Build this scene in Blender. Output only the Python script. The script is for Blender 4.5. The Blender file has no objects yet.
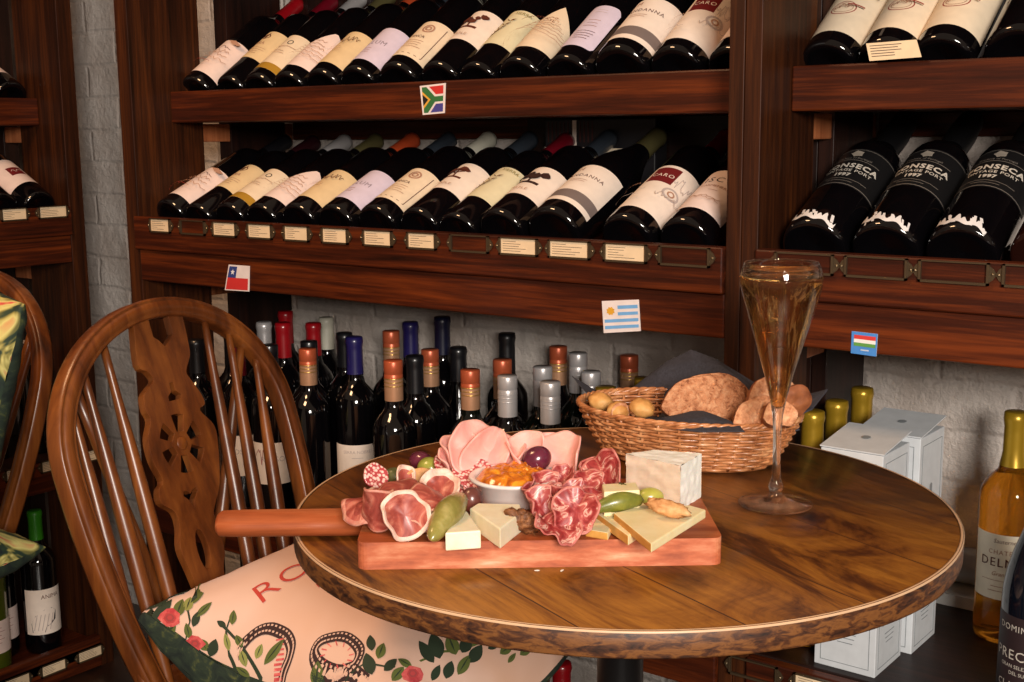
import bpy, bmesh, math, random
from math import sin, cos, pi, radians, sqrt, atan2
from mathutils import Vector, Matrix, Euler, noise
S = bpy.context.scene
C = S.collection
random.seed(7)
CZ = 1.16            # eye height above the floor; all z below are measured from the eye, then lifted by CZ

# ------------------------------------------------------------------ camera
FPX, PITCH, ROLL, YAW = 1245.92, radians(9.5806), radians(-.5724), radians(37.0217)
fwd = Vector((-sin(YAW)*cos(PITCH), cos(YAW)*cos(PITCH), -sin(PITCH)))
rgt = Vector((cos(YAW), sin(YAW), 0))
upv = rgt.cross(fwd)
r2 = rgt*cos(ROLL)+upv*sin(ROLL); u2 = -rgt*sin(ROLL)+upv*cos(ROLL)
cam = bpy.data.objects.new('camera', bpy.data.cameras.new('camera')); C.objects.link(cam)
cam.matrix_world = Matrix(((r2.x, u2.x, -fwd.x, 0), (r2.y, u2.y, -fwd.y, 0), (r2.z, u2.z, -fwd.z, CZ), (0, 0, 0, 1)))
cam.data.sensor_width = 36; cam.data.lens = FPX/1024*36
cam.data.clip_start = .02
S.camera = cam

# ------------------------------------------------------------------ light and exposure
S.view_settings.view_transform = 'Standard'; S.view_settings.look = 'None'
S.view_settings.gamma = 1; S.view_settings.use_curve_mapping = False
S.view_settings.exposure = 0.0
W = bpy.data.worlds.new('world'); S.world = W; W.use_nodes = True
W.node_tree.nodes['Background'].inputs[0].default_value = (1.0, .72, .52, 1)
W.node_tree.nodes['Background'].inputs[1].default_value = .22

def area(name, loc, target, size, power, col):
    l = bpy.data.lights.new(name, 'AREA'); l.shape = 'RECTANGLE'; l.size = size[0]; l.size_y = size[1]
    l.energy = power; l.color = col
    o = bpy.data.objects.new(name, l); C.objects.link(o); o.location = loc
    o.rotation_euler = (Vector(target)-Vector(loc)).to_track_quat('-Z', 'Y').to_euler()
    return o
area('softbox_light', (1.12, -.95, CZ+.50), (-.9, 1.3, CZ-.25), (.65, .6), 104, (1, .92, .83))
area('added_warm_light', (-1.45, .30, CZ+1.10), (-1.5, 1.3, CZ-.3), (.4, .4), 17, (1, .58, .30))  # added warm overhead light, tints the chair and the left brick orange

def ray(x, y):
    return r2*((x-512)/FPX)+u2*((341-y)/FPX)+fwd
def onX(x, y, X): d = ray(x, y); return d*(X/d.x)
def onY(x, y, Y): d = ray(x, y); return d*(Y/d.y)
def onZ(x, y, z): d = ray(x, y); return d*(z/d.z)

# ------------------------------------------------------------------ materials
def lin(c): return tuple(((v/255)/12.92 if v <= 10 else ((v/255+.055)/1.055)**2.4) for v in c)+(1,)
MATS = {}
def new(name):
    m = bpy.data.materials.new(name); m.use_nodes = True
    nt = m.node_tree; return m, nt, nt.nodes['Principled BSDF']
def plain(name, rgb, rough=.5, metal=0, coat=0, trans=0, sss=0, ior=None, emit=None, spec=None):
    if name in MATS: return MATS[name]
    m, nt, b = new(name)
    c = lin(rgb); b.inputs['Base Color'].default_value = c
    # a whisper of procedural variation keeps the surface from looking computed
    n = nt.nodes.new('ShaderNodeTexNoise'); n.inputs['Scale'].default_value = 60; n.inputs['Detail'].default_value = 3
    tc = nt.nodes.new('ShaderNodeTexCoord'); nt.links.new(tc.outputs['Object'], n.inputs['Vector'])
    if trans == 0:
        mx = nt.nodes.new('ShaderNodeMix'); mx.data_type = 'RGBA'
        mx.inputs['A'].default_value = tuple(v*.86 for v in c[:3])+(1,); mx.inputs['B'].default_value = tuple(min(1, v*1.1) for v in c[:3])+(1,)
        nt.links.new(n.outputs['Fac'], mx.inputs['Factor']); nt.links.new(mx.outputs['Result'], b.inputs['Base Color'])
    b.inputs['Roughness'].default_value = rough; b.inputs['Metallic'].default_value = metal
    b.inputs['Coat Weight'].default_value = coat; b.inputs['Coat Roughness'].default_value = .08
    b.inputs['Transmission Weight'].default_value = trans
    if spec is not None: b.inputs['Specular IOR Level'].default_value = spec
    if sss:
        b.inputs['Subsurface Weight'].default_value = sss; b.inputs['Subsurface Radius'].default_value = (.012, .005, .003); b.inputs['Subsurface Scale'].default_value = .5
    if ior: b.inputs['IOR'].default_value = ior
    MATS[name] = m; return m
def ramp(nt, fac, stops):
    r = nt.nodes.new('ShaderNodeValToRGB')
    while len(r.color_ramp.elements) < len(stops): r.color_ramp.elements.new(.5)
    for e, (p, c) in zip(r.color_ramp.elements, stops): e.position = p; e.color = lin(c) if max(c) > 1 else tuple(c)+(1,)
    nt.links.new(fac, r.inputs['Fac']); return r.outputs['Color']
def mapping(nt, scale, rot=(0, 0, 0), coord='Object'):
    tc = nt.nodes.new('ShaderNodeTexCoord'); mp = nt.nodes.new('ShaderNodeMapping')
    mp.inputs['Scale'].default_value = scale; mp.inputs['Rotation'].default_value = rot
    nt.links.new(tc.outputs[coord], mp.inputs['Vector']); return mp.outputs['Vector']
def tex(nt, vec, scale, detail=4, rough=.6, dist=0):
    n = nt.nodes.new('ShaderNodeTexNoise'); n.inputs['Scale'].default_value = scale; n.inputs['Detail'].default_value = detail
    n.inputs['Roughness'].default_value = rough; n.inputs['Distortion'].default_value = dist
    nt.links.new(vec, n.inputs['Vector']); return n.outputs['Fac']
def bump(nt, b, h, strength=.3, dist=.002):
    n = nt.nodes.new('ShaderNodeBump'); n.inputs['Strength'].default_value = strength; n.inputs['Distance'].default_value = dist
    nt.links.new(h, n.inputs['Height']); nt.links.new(n.outputs['Normal'], b.inputs['Normal'])
def wood(name, dark, mid, light, axis, rough=.38, coat=.25, fine=90, along=5):
    if name in MATS: return MATS[name]
    m, nt, b = new(name)
    sc = {'X': (along, fine, fine), 'Y': (fine, along, fine), 'Z': (fine, fine, along)}[axis]
    v = mapping(nt, sc); f = tex(nt, v, 1, 5, .65, .4)
    sc2 = tuple(s*.22 for s in sc); g = tex(nt, mapping(nt, sc2), 1, 3, .55, 1.2)
    mx = nt.nodes.new('ShaderNodeMath'); mx.operation = 'MULTIPLY_ADD'; mx.inputs[1].default_value = .5
    h = nt.nodes.new('ShaderNodeMath'); h.operation = 'MULTIPLY'; h.inputs[1].default_value = .5
    nt.links.new(g, h.inputs[0]); nt.links.new(f, mx.inputs[0]); nt.links.new(h.outputs[0], mx.inputs[2])
    nt.links.new(ramp(nt, mx.outputs[0], [(.3, dark), (.48, mid), (.68, light)]), b.inputs['Base Color'])
    b.inputs['Roughness'].default_value = rough; b.inputs['Coat Weight'].default_value = coat; b.inputs['Coat Roughness'].default_value = .25; b.inputs['Specular IOR Level'].default_value = .22 if coat < .1 else .5
    bump(nt, b, f, .25, .001)
    MATS[name] = m; return m
def speck(name, stops, scale, rough=.5, sss=0, bmp=.2, bd=.001, coat=0, dist=0, detail=4, coord='Object', sc3=(1, 1, 1)):
    if name in MATS: return MATS[name]
    m, nt, b = new(name)
    f = tex(nt, mapping(nt, sc3, coord=coord), scale, detail, .6, dist)
    nt.links.new(ramp(nt, f, stops), b.inputs['Base Color'])
    b.inputs['Roughness'].default_value = rough; b.inputs['Coat Weight'].default_value = coat; b.inputs['Coat Roughness'].default_value = .15
    if sss:
        b.inputs['Subsurface Weight'].default_value = sss; b.inputs['Subsurface Radius'].default_value = (.01, .004, .002); b.inputs['Subsurface Scale'].default_value = .4
    bump(nt, b, f, bmp, bd); MATS[name] = m; return m

def shelfwood(k, axis):
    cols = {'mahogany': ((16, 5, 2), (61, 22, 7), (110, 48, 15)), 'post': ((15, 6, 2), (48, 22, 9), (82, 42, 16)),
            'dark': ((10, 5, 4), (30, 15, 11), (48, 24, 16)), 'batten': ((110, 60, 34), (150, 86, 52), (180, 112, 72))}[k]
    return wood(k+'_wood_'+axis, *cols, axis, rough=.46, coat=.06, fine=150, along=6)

# ------------------------------------------------------------------ mesh builder
class MB:
    def __init__(s): s.v = []; s.f = []; s.m = []; s.mats = []; s.sm = []
    def mi(s, mat):
        if mat not in s.mats: s.mats.append(mat)
        return s.mats.index(mat)
    def add(s, vs, fs, mat, smooth=False):
        o = len(s.v); k = s.mi(mat)
        s.v += [tuple(v) for v in vs]
        for f in fs: s.f.append([i+o for i in f]); s.m.append(k); s.sm.append(smooth)
    def box(s, x0, x1, y0, y1, z0, z1, mat, M=None):
        vs = [Vector((x, y, z)) for x in (x0, x1) for y in (y0, y1) for z in (z0, z1)]
        if M: vs = [M @ v for v in vs]
        s.add(vs, [(0, 1, 3, 2), (4, 6, 7, 5), (0, 4, 5, 1), (2, 3, 7, 6), (0, 2, 6, 4), (1, 5, 7, 3)], mat)
    def lathe(s, prof, mat, seg=32, M=None, sx=1, sy=1, caps=True):
        vs = []; fs = []
        for r, z in prof:
            for k in range(seg):
                a = 2*pi*k/seg; v = Vector((r*cos(a)*sx, r*sin(a)*sy, z)); vs.append(M @ v if M else v)
        for i in range(len(prof)-1):
            for k in range(seg):
                k2 = (k+1) % seg; fs.append((i*seg+k, i*seg+k2, (i+1)*seg+k2, (i+1)*seg+k))
        if caps:
            if prof[0][0] > 1e-5: fs.append(tuple(reversed(range(seg))))
            if prof[-1][0] > 1e-5: fs.append(tuple((len(prof)-1)*seg+k for k in range(seg)))
        s.add(vs, fs, mat, True)
    def tube(s, path, rad, mat, seg=10, closed=False, sx=1, sy=1, cap=True, up=None):
        path = [Vector(p) for p in path]; n = len(path); vs = []; fs = []
        if not hasattr(rad, '__len__'): rad = [rad]*n
        prev = up
        for i, p in enumerate(path):
            if closed: t = path[(i+1) % n]-path[i-1]
            else: t = path[min(i+1, n-1)]-path[max(i-1, 0)]
            t.normalize()
            if prev is None: prev = Vector((0, 0, 1)) if abs(t.z) < .9 else Vector((1, 0, 0))
            a = (prev-t*prev.dot(t)).normalized(); b = t.cross(a); prev = a
            for k in range(seg):
                q = 2*pi*k/seg+pi/seg; vs.append(p+(a*cos(q)*sx+b*sin(q)*sy)*rad[i])
        m = n if closed else n-1
        for i in range(m):
            for k in range(seg):
                k2 = (k+1) % seg; j = (i+1) % n; fs.append((i*seg+k, i*seg+k2, j*seg+k2, j*seg+k))
        if not closed and cap: fs += [tuple(reversed(range(seg))), tuple((n-1)*seg+k for k in range(seg))]
        s.add(vs, fs, mat, True)
    def grid(s, fn, nu, nv, mat, smooth=True, matfn=None, wrapu=False):
        vs = [fn(i/nu, j/nv) for i in range(nu+(0 if wrapu else 1)) for j in range(nv+1)]
        N = nu if wrapu else nu+1; o = len(s.v); s.v += [tuple(v) for v in vs]
        for i in range(nu):
            for j in range(nv):
                i2 = (i+1) % N if wrapu else i+1
                s.f.append([o+i*(nv+1)+j, o+i2*(nv+1)+j, o+i2*(nv+1)+j+1, o+i*(nv+1)+j+1])
                s.m.append(s.mi(matfn((i+.5)/nu, (j+.5)/nv) if matfn else mat)); s.sm.append(smooth)
    def blob(s, c, r, mat, n=16, M=None, amp=0, fr=20, seed=0):
        c = Vector(c); r = Vector(r) if hasattr(r, '__len__') else Vector((r, r, r)); R = M or Matrix.Identity(3)
        def fn(u, v):
            a = 2*pi*u; b = pi*(v-.5); d = Vector((cos(b)*cos(a), cos(b)*sin(a), sin(b)))
            p = Vector((d.x*r.x, d.y*r.y, d.z*r.z)); k = 1+(amp*noise.noise(d*1.3*fr/10+Vector((seed, 3*seed, 1))) if amp else 0)
            return c+R @ (p*k)
        s.grid(fn, n*2, n, mat, wrapu=True)
    def build(s, name, parent=None, loc=None, rot=None, bevel=0, solid=0, subsurf=0, weld=False):
        me = bpy.data.meshes.new(name); me.from_pydata(s.v, [], s.f)
        for m in s.mats: me.materials.append(m)
        for p, k, q in zip(me.polygons, s.m, s.sm): p.material_index = k; p.use_smooth = q
        if weld:
            bm = bmesh.new(); bm.from_mesh(me); bmesh.ops.remove_doubles(bm, verts=bm.verts, dist=1e-5); bmesh.ops.recalc_face_normals(bm, faces=bm.faces); bm.to_mesh(me); bm.free()
        me.update()
        o = bpy.data.objects.new(name, me); C.objects.link(o)
        if parent: o.parent = parent
        if loc is not None: o.location = loc
        if rot is not None: o.rotation_euler = rot
        if solid:
            d = o.modifiers.new('thickness', 'SOLIDIFY'); d.thickness = solid; d.offset = 0
        if subsurf:
            d = o.modifiers.new('smooth', 'SUBSURF'); d.levels = subsurf; d.render_levels = subsurf
        if bevel:
            d = o.modifiers.new('bevel', 'BEVEL'); d.width = bevel; d.segments = 2; d.limit_method = 'ANGLE'; d.angle_limit = radians(50)
        return o
def thing(name, label, cat, loc=(0, 0, 0), rot=(0, 0, 0), group=None):
    o = bpy.data.objects.new(name, None); C.objects.link(o); o.empty_display_size = .05
    o.location = loc; o.rotation_euler = rot; tag(o, label, cat, group); return o
def tag(o, label, cat, group=None):
    o['label'] = label; o['category'] = cat
    if group: o['group'] = group
    return o
def struct(o): o['kind'] = 'structure'; return o
_tc = {}
def text2d(s, size, align='CENTER', shear=0, bold=0, spacing=1):
    key = (s, size, align, shear, bold, spacing)
    if key in _tc: return _tc[key]
    cu = bpy.data.curves.new('t', 'FONT'); cu.body = s; cu.size = size; cu.align_x = align; cu.align_y = 'CENTER'; cu.shear = shear
    cu.offset = bold; cu.resolution_u = 5 if size > .05 else 2; cu.space_character = spacing
    o = bpy.data.objects.new('t', cu); C.objects.link(o)
    dg = bpy.context.evaluated_depsgraph_get(); me = o.evaluated_get(dg).to_mesh()
    r = ([(v.co.x, v.co.y) for v in me.vertices], [tuple(p.vertices) for p in me.polygons])
    o.evaluated_get(dg).to_mesh_clear(); bpy.data.objects.remove(o); bpy.data.curves.remove(cu)
    _tc[key] = r; return r
def shape2d(splines, res=1):
    """filled 2-D outline with holes -> (verts, faces)"""
    cu = bpy.data.curves.new('s', 'CURVE'); cu.dimensions = '2D'; cu.fill_mode = 'BOTH'
    for sp in splines:
        q = cu.splines.new('POLY'); q.points.add(len(sp)-1); q.use_cyclic_u = True
        for p, (x, y) in zip(q.points, sp): p.co = (x, y, 0, 1)
    o = bpy.data.objects.new('s', cu); C.objects.link(o)
    dg = bpy.context.evaluated_depsgraph_get(); me = o.evaluated_get(dg).to_mesh()
    r = ([(v.co.x, v.co.y) for v in me.vertices], [tuple(p.vertices) for p in me.polygons])
    o.evaluated_get(dg).to_mesh_clear(); bpy.data.objects.remove(o); bpy.data.curves.remove(cu)
    return r
def ringpoly(cx, cy, rx, ry, n=20, w=None):
    out = [(cx+rx*cos(2*pi*k/n), cy+ry*sin(2*pi*k/n)) for k in range(n)]
    return out

# ------------------------------------------------------------------ room
wall_m, nt, b = new('white_painted_brick')
tc = nt.nodes.new('ShaderNodeTexCoord')
mp = nt.nodes.new('ShaderNodeMapping'); mp.inputs['Rotation'].default_value = (pi/2, 0, 0)
nt.links.new(tc.outputs['Object'], mp.inputs['Vector'])
br = nt.nodes.new('ShaderNodeTexBrick'); br.inputs['Scale'].default_value = 1; br.inputs['Brick Width'].default_value = .225; br.inputs['Row Height'].default_value = .075
br.inputs['Mortar Size'].default_value = .008; br.inputs['Mortar Smooth'].default_value = 1
n0 = tex(nt, tc.outputs['Object'], 9, 6, .6); n1 = tex(nt, tc.outputs['Object'], 45, 5, .7)
dv = nt.nodes.new('ShaderNodeVectorMath'); dv.operation = 'MULTIPLY_ADD'
cb = nt.nodes.new('ShaderNodeCombineXYZ'); nt.links.new(n0, cb.inputs[0]); nt.links.new(n0, cb.inputs[1])
nt.links.new(cb.outputs[0], dv.inputs[0]); dv.inputs[1].default_value = (.03, .02, 0); nt.links.new(mp.outputs['Vector'], dv.inputs[2])
nt.links.new(dv.outputs[0], br.inputs['Vector'])
nt.links.new(ramp(nt, n0, [(.3, (186, 172, 162)), (.6, (214, 204, 196))]), b.inputs['Base Color'])
b.inputs['Roughness'].default_value = .6
mm = nt.nodes.new('ShaderNodeMath'); mm.operation = 'MULTIPLY_ADD'; mm.inputs[1].default_value = -.4
nt.links.new(br.outputs['Fac'], mm.inputs[0]); ad = nt.nodes.new('ShaderNodeMath'); ad.operation = 'ADD'
nt.links.new(n0, ad.inputs[0]); nt.links.new(n1, ad.inputs[1]); nt.links.new(ad.outputs[0], mm.inputs[2])
bump(nt, b, mm.outputs[0], .9, .008)

YW = 1.80; FL = -CZ
m = MB(); m.box(-3.2, 1.2, YW, YW+.1, FL, 1.4, wall_m); struct(m.build('wall_back'))
wl = MB(); wl.box(-3.0, -2.9, -1.2, YW, FL, 1.4, plain('plaster_left', (120, 104, 94), .7)); struct(wl.build('wall_left'))
fl = MB(); fl.box(-3.2, 1.2, -1.5, YW, FL-.05, FL, wood('floor_wood', (20, 12, 9), (44, 26, 18), (66, 40, 26), 'X', fine=30, along=3)); struct(fl.build('floor'))
p = MB(); p.tube([(-.66, YW-.035, -.625), (1.1, YW-.035, -.625)], .026, plain('white_gloss_paint', (196, 194, 190), .35), 16)
tag(p.build('wall_pipe'), 'white painted pipe running along the foot of the brick wall behind the right bottles', 'pipe')
p = MB(); p.box(-.66, 1.1, YW-.085, YW, -.672, -.655, plain('white_gloss_paint', (196, 194, 190), .35)); q = p.build('trim_1'); struct(q)

# ------------------------------------------------------------------ wine racks
brass = plain('aged_brass', (98, 82, 62), .38, metal=.7)
card_m = plain('price_card', (226, 200, 164), .6)
ink = plain('ink', (70, 52, 46), .7)
def holder(parent, c, ax, w, card, h=.025):
    """bookplate label holder; c = centre on strip, ax = 'X' (runs along +X, faces -Y) or 'Y' (runs along +Y, faces +X)"""
    if ax == 'X': T = Matrix(((1, 0, 0, c[0]), (0, 1, 0, c[1]), (0, 0, 1, c[2]), (0, 0, 0, 1)))
    else: T = Matrix(((0, -1, 0, c[0]), (1, 0, 0, c[1]), (0, 0, 1, c[2]), (0, 0, 0, 1)))
    m = MB(); t = .0028; d = .004; hw = w/2; hh = h/2
    for x0, x1, z0, z1 in ((-hw, hw, hh-t*.6, hh), (-hw, hw, -hh, -hh+t), (-hw, -hw+t, -hh, hh), (hw-t, hw, -hh, hh)):
        m.box(x0, x1, -d, 0, z0, z1, brass, T)
    for sx in (-1, 1):
        pts = [(sx*hw, .009), (sx*(hw+.004), .006), (sx*(hw+.0075), 0), (sx*(hw+.004), -.006), (sx*hw, -.009)]
        vs = [T @ Vector((x, y, z)) for y in (-.0015, 0) for x, z in pts]
        fs = [(0, 1, 2, 3, 4), (9, 8, 7, 6, 5)]+[(i, 5+i, 5+(i+1) % 5, (i+1) % 5) for i in range(5)]
        m.add(vs, fs, brass)
        m.lathe([(0, 0), (.0017, 0), (.0014, .0012), (0, .0016)], plain('screw_head', (170, 150, 120), .3, metal=.9), 8, T @ Matrix.Translation((sx*(hw+.0038), -.0015, 0)) @ Matrix.Rotation(pi/2, 4, 'X'))
    o = m.build('label_holder', parent)
    if card:
        k = MB(); k.box(-hw+t*.7, hw-t*.7, -.0015, -.0005, -hh+t*.6, hh-t*.4, card_m, T)
        rr = random.Random(int(abs(c[0]+c[1])*1e4))
        for i in range(5):
            z = hh-.006-i*.0033; ln = w*(.25+.5*rr.random())
            k.box(-hw+.006, -hw+.006+ln, -.0017, -.0015, z, z+.0006, ink, T)
        k.build('price_card', o)
    return o
def rack(name, label, x0, x1, holders, left_panel, right_panel, T=None, upper=True, benches=(-.668,), notch=0):
    """one bay in wall coordinates (x along the wall, y into it). T maps it elsewhere."""
    r = thing(name, label, 'wine rack')
    sw, pw, dk, bt = shelfwood('mahogany', 'X' if T is None else 'Y'), shelfwood('post', 'Z'), shelfwood('dark', 'Z'), shelfwood('batten', 'Z')
    def part(nm, boxes, mat, bevel=.0025):
        mm = MB()
        for b_ in boxes: mm.box(*b_, mat)
        if T: mm.v = [tuple(T @ Vector(v)) for v in mm.v]
        return mm.build(nm, r, bevel=bevel)
    for on, xa, xb in left_panel+right_panel:
        if not on: continue
        part('front_stile', [(xa, xb, 1.40, 1.558, FL, 1.0)], pw, .001)
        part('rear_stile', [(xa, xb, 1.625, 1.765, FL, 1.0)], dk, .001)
        for zz in (.0185, -.275, -.74): part('side_rail', [(xa+.004, xb-.004, 1.558, 1.79, zz-.034, zz)], bt)
    for z in (.0765, .385):
        part('shelf_lip', [(x0, x1, 1.485, 1.51, z-.056, z)], sw)
        part('shelf_board', [(x0, x1, 1.51, 1.79, z-.056, z-.036)], sw)
    for z in (.0405, .349, -.185): part('bottle_rail', [(x0, x1, 1.64 if z > 0 else 1.56, 1.652 if z > 0 else 1.572, z, z+.036)], sw)
    part('back_rail', [(x0, x1, 1.785, 1.799, -.014, .0205)], sw)
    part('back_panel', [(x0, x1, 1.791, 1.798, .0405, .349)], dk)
    part('middle_strip', [(x0-notch, x1, 1.392, 1.41, -.205, -.1455)], sw)
    part('middle_fascia', [(x0-notch*.4, x1, 1.40, 1.425, -.262, -.205)], sw)
    part('middle_board', [(x0, x1, 1.41, 1.79, -.205, -.185)], sw)
    part('bench_strip', [(x0-notch, x1, 1.392, 1.41, -.735, -.674)], sw)
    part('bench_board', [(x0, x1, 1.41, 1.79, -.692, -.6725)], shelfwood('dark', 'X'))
    part('plinth_board', [(x0, x1, 1.392, 1.79, -1.125, -1.1)], sw)
    part('plinth_strip', [(x0, x1, 1.392, 1.41, -1.155, -1.085)], sw)
    for a, b_, cd in holders: holder(r, ((a+b_)/2, 1.3915, -.1595), 'X', b_-a, cd)
    return r, part
HL = [(-1.8538, -1.7973, 1), (-1.7702, -1.7038, 0), (-1.684, -1.6235, 1), (-1.5958, -1.5364, 1), (-1.5084, -1.4506, 1), (-1.4217, -1.3646, 1), (-1.3322, -1.2722, 1), (-1.2422, -1.1855, 1), (-1.159, -1.0881, 0), (-1.0689, -1.0022, 1), (-.9841, -.9161, 1), (-.8942, -.8282, 1), (-.8098, -.7369, 0)]
HR = [(-.6491, -.5745, 0), (-.5609, -.4867, 0), (-.474, -.3965, 0), (-.3826, -.3149, 0)]
r1, part1 = rack('wine_rack', 'long dark mahogany wine rack on the brick wall behind the chair and table', -1.90, -.7205, HL, [(1, -1.935, -1.90)], [(1, -.7205, -.70)], notch=.005)
r2_, part2 = rack('wine_rack', 'dark mahogany wine rack right of the centre post, with the port bottles', -.677, .6, HR, [(1, -.699, -.677)], [(1, .6, .63)], notch=0)
for a, cd in ((-.665, 0), (-.575, 1)):
    holder(r2_, (a, 1.3915, -.688), 'X', .068, cd)
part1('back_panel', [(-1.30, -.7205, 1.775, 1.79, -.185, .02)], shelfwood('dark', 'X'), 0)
# left rack stands on the left wall: x along +Y there, facing +X
TL = Matrix(((0, -1, 0, -.9), (1, 0, 0, 0), (0, 0, 1, 0), (0, 0, 0, 1)))   # wall (x,y) -> (-.9-y, x); front y=1.4 -> X=-2.3
r3, part3 = rack('wine_rack', 'dark wine rack on the left wall beside the white brick, at the left edge', .1, 1.525, [], [(0, 0, 0)], [(1, 1.525, 1.56)], T=TL)
for (a, b_, z) in ((1.365, 1.422, -.155), (1.447, 1.513, -.155), (1.28, 1.335, -.155), (1.41, 1.475, -.68), (1.50, 1.56, -.68), (1.33, 1.39, -.68), (1.375, 1.435, -1.118), (1.463, 1.525, -1.118), (1.29, 1.35, -1.118)):
    holder(r3, (-2.2915, (a+b_)/2, z), 'Y', b_-a, 1)

# ------------------------------------------------------------------ bottles
glass_dark = plain('dark_bottle_glass', (7, 6, 8), .06, coat=.6)
glass_green = plain('deep_green_bottle_glass', (8, 13, 9), .07, coat=.6)
def prof(kind, H, r):
    if kind == 'bordeaux':
        s = [(0, .012), (r*.55, .006), (r*.86, .0), (r*.97, .003), (r, .009), (r, H*.635), (r*.97, H*.665), (r*.86, H*.695), (r*.66, H*.725), (r*.48, H*.75), (r*.405, H*.78), (.0138, H*.83), (.0134, H*.96), (.0150, H*.965), (.0150, H*.985), (.0135, H)]
    elif kind == 'burgundy':
        s = [(0, .012), (r*.55, .006), (r*.86, .0), (r*.97, .003), (r, .009), (r, H*.45), (r*.98, H*.5), (r*.9, H*.565), (r*.75, H*.635), (r*.57, H*.705), (r*.43, H*.77), (.0145, H*.83), (.0138, H*.96), (.0155, H*.965), (.0155, H*.985), (.0135, H)]
    elif kind == 'port':
        s = [(0, .012), (r*.55, .006), (r*.86, .0), (r*.97, .003), (r, .010), (r, H*.56), (r*.97, H*.595), (r*.88, H*.625), (r*.70, H*.65), (r*.50, H*.675), (.0165, H*.735), (.0180, H*.78), (.0185, H*.86), (.0165, H*.93), (.0170, H*.95), (.0160, H)]
    return s+[(0, H)]
def rad_at(P, z):
    for (r0, z0), (r1_, z1) in zip(P[2:], P[3:]):
        if z0 <= z <= z1 and z1 > z0: return r0+(r1_-r0)*(z-z0)/(z1-z0)
    return P[-2][0]
def wrapf(P, off, dv=0):
    vk = 1.0
    if isinstance(dv, tuple): dv, vk = dv
    def f(u, v):
        v = v*vk+dv
        r = rad_at(P, v)+off; a = u/rad_at(P, .05); return Vector((r*sin(a), -r*cos(a), v))
    return f
def label_mesh(P, spec, mb, dv=0):
    """spec: list of drawing commands in (u right, v up) metres on the bottle skin"""
    for i, cmd in enumerate(spec):
        k = cmd[0]; W_ = wrapf(P, .00025+.00018*i, dv)
        if k == 'patch':      # u0,u1,bottom,top,mat
            _, u0, u1, bt, tp, mat = cmd; n = 18
            bf = bt if callable(bt) else (lambda u, c=bt: c); tf = tp if callable(tp) else (lambda u, c=tp: c)
            mb.grid(lambda a, b_: W_(u0+(u1-u0)*a, bf(u0+(u1-u0)*a)+(tf(u0+(u1-u0)*a)-bf(u0+(u1-u0)*a))*b_), n, 3, mat)
        elif k == 'text':
            _, s, u, v, size, mat = cmd[:6]; sh = cmd[6] if len(cmd) > 6 else 0; bold = cmd[7] if len(cmd) > 7 else 0; sp = cmd[8] if len(cmd) > 8 else 1
            vs, fs = text2d(s, size, 'CENTER', sh, bold, sp)
            mb.add([W_(u+x, v+y) for x, y in vs], fs, mat)
        elif k == 'poly':
            _, pts, mat = cmd; mb.add([W_(x, y) for x, y in pts], [tuple(range(len(pts)))], mat)
        elif k == 'line':     # u0,v0,u1,v1,w
            _, u0, v0, u1, v1, w, mat = cmd
            d = Vector((u1-u0, v1-v0)); L_ = d.length; nrm = Vector((-d.y, d.x)).normalized()*w/2; n = 6
            vs = []
            for q in range(n+1):
                c = Vector((u0, v0))+d*q/n; vs += [W_(*(c+nrm)), W_(*(c-nrm))]
            mb.add(vs, [(2*q, 2*q+1, 2*q+3, 2*q+2) for q in range(n)], mat)
        elif k == 'ring':
            _, u, v, rx, ry, w, mat = cmd; n = 24; vs = []
            for q in range(n):
                a = 2*pi*q/n; vs += [W_(u+rx*cos(a), v+ry*sin(a)), W_(u+(rx-w)*cos(a), v+(ry-w)*sin(a))]
            mb.add(vs, [(2*q, 2*q+1, (2*q+3) % (2*n), (2*q+2) % (2*n)) for q in range(n)], mat)
def bottle(label, kind='bordeaux', H=.30, r=.0375, cap=None, spec=None, group=None, glass=None, capz=.80, name='wine_bottle', roll=0, screw=False, extra=None, dv=0):
    R = thing(name, label, 'bottle', group=group); R.rotation_mode = 'XYZ'
    P = prof(kind, H, r); m = MB(); m.lathe(P, glass or glass_dark, 36); m.build('glass_body', R)
    if cap:
        c = MB(); z0 = H*capz
        if screw:
            pr = [(rad_at(P, z0)+.0008, z0), (.0152, z0+.001), (.0152, H*.918), (.0152, H*.935), (.0148, H*.937), (.0148, H*.942), (.0154, H*.945), (.0154, H+.0015), (.0146, H+.003), (0, H+.003)]
        else:
            pr = [(rad_at(P, z0)+.0006, z0)]+[(rad_at(P, z0+(H-z0)*k/8)+.0008, z0+(H-z0)*k/8) for k in range(1, 8)]+[(.0146, H+.0006), (.0120, H+.0016), (0, H+.0016)]
        mats = cap if isinstance(cap, (list, tuple)) else [cap]
        if len(mats) == 1: c.lathe(pr, mats[0], 28, caps=False)
        else:
            k = next(i for i, q in enumerate(pr) if q[1] > H*.93)
            c.lathe(pr[:k], mats[0], 28, caps=False); c.lathe(pr[k-1:], mats[1], 28, caps=False)
            for z_ in (.914, .895, .875): c.lathe([(.01535, H*z_), (.0158, H*z_+.0008), (.01535, H*z_+.0016)], mats[2 if len(mats) > 2 else 0], 28, caps=False)
        c.build('screw_cap' if screw else 'capsule', R)
    if spec:
        l = MB(); label_mesh(P, spec, l, dv); l.build('label', R)
    if extra: extra(R, P)
    R['roll'] = roll
    return R
def lay(R, x, y, z, tilt=21, yawz=0, roll=0):
    # base centre at (x,y,z); axis points into +Y and up (yawz turns it about Z)
    M = Matrix.Rotation(yawz, 4, 'Z') @ Matrix.Rotation(-(pi/2-radians(tilt)), 4, 'X') @ Matrix.Rotation(roll, 4, 'Z')
    R.location = (x, y, z); R.rotation_euler = M.to_euler(); del R['roll']
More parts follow.
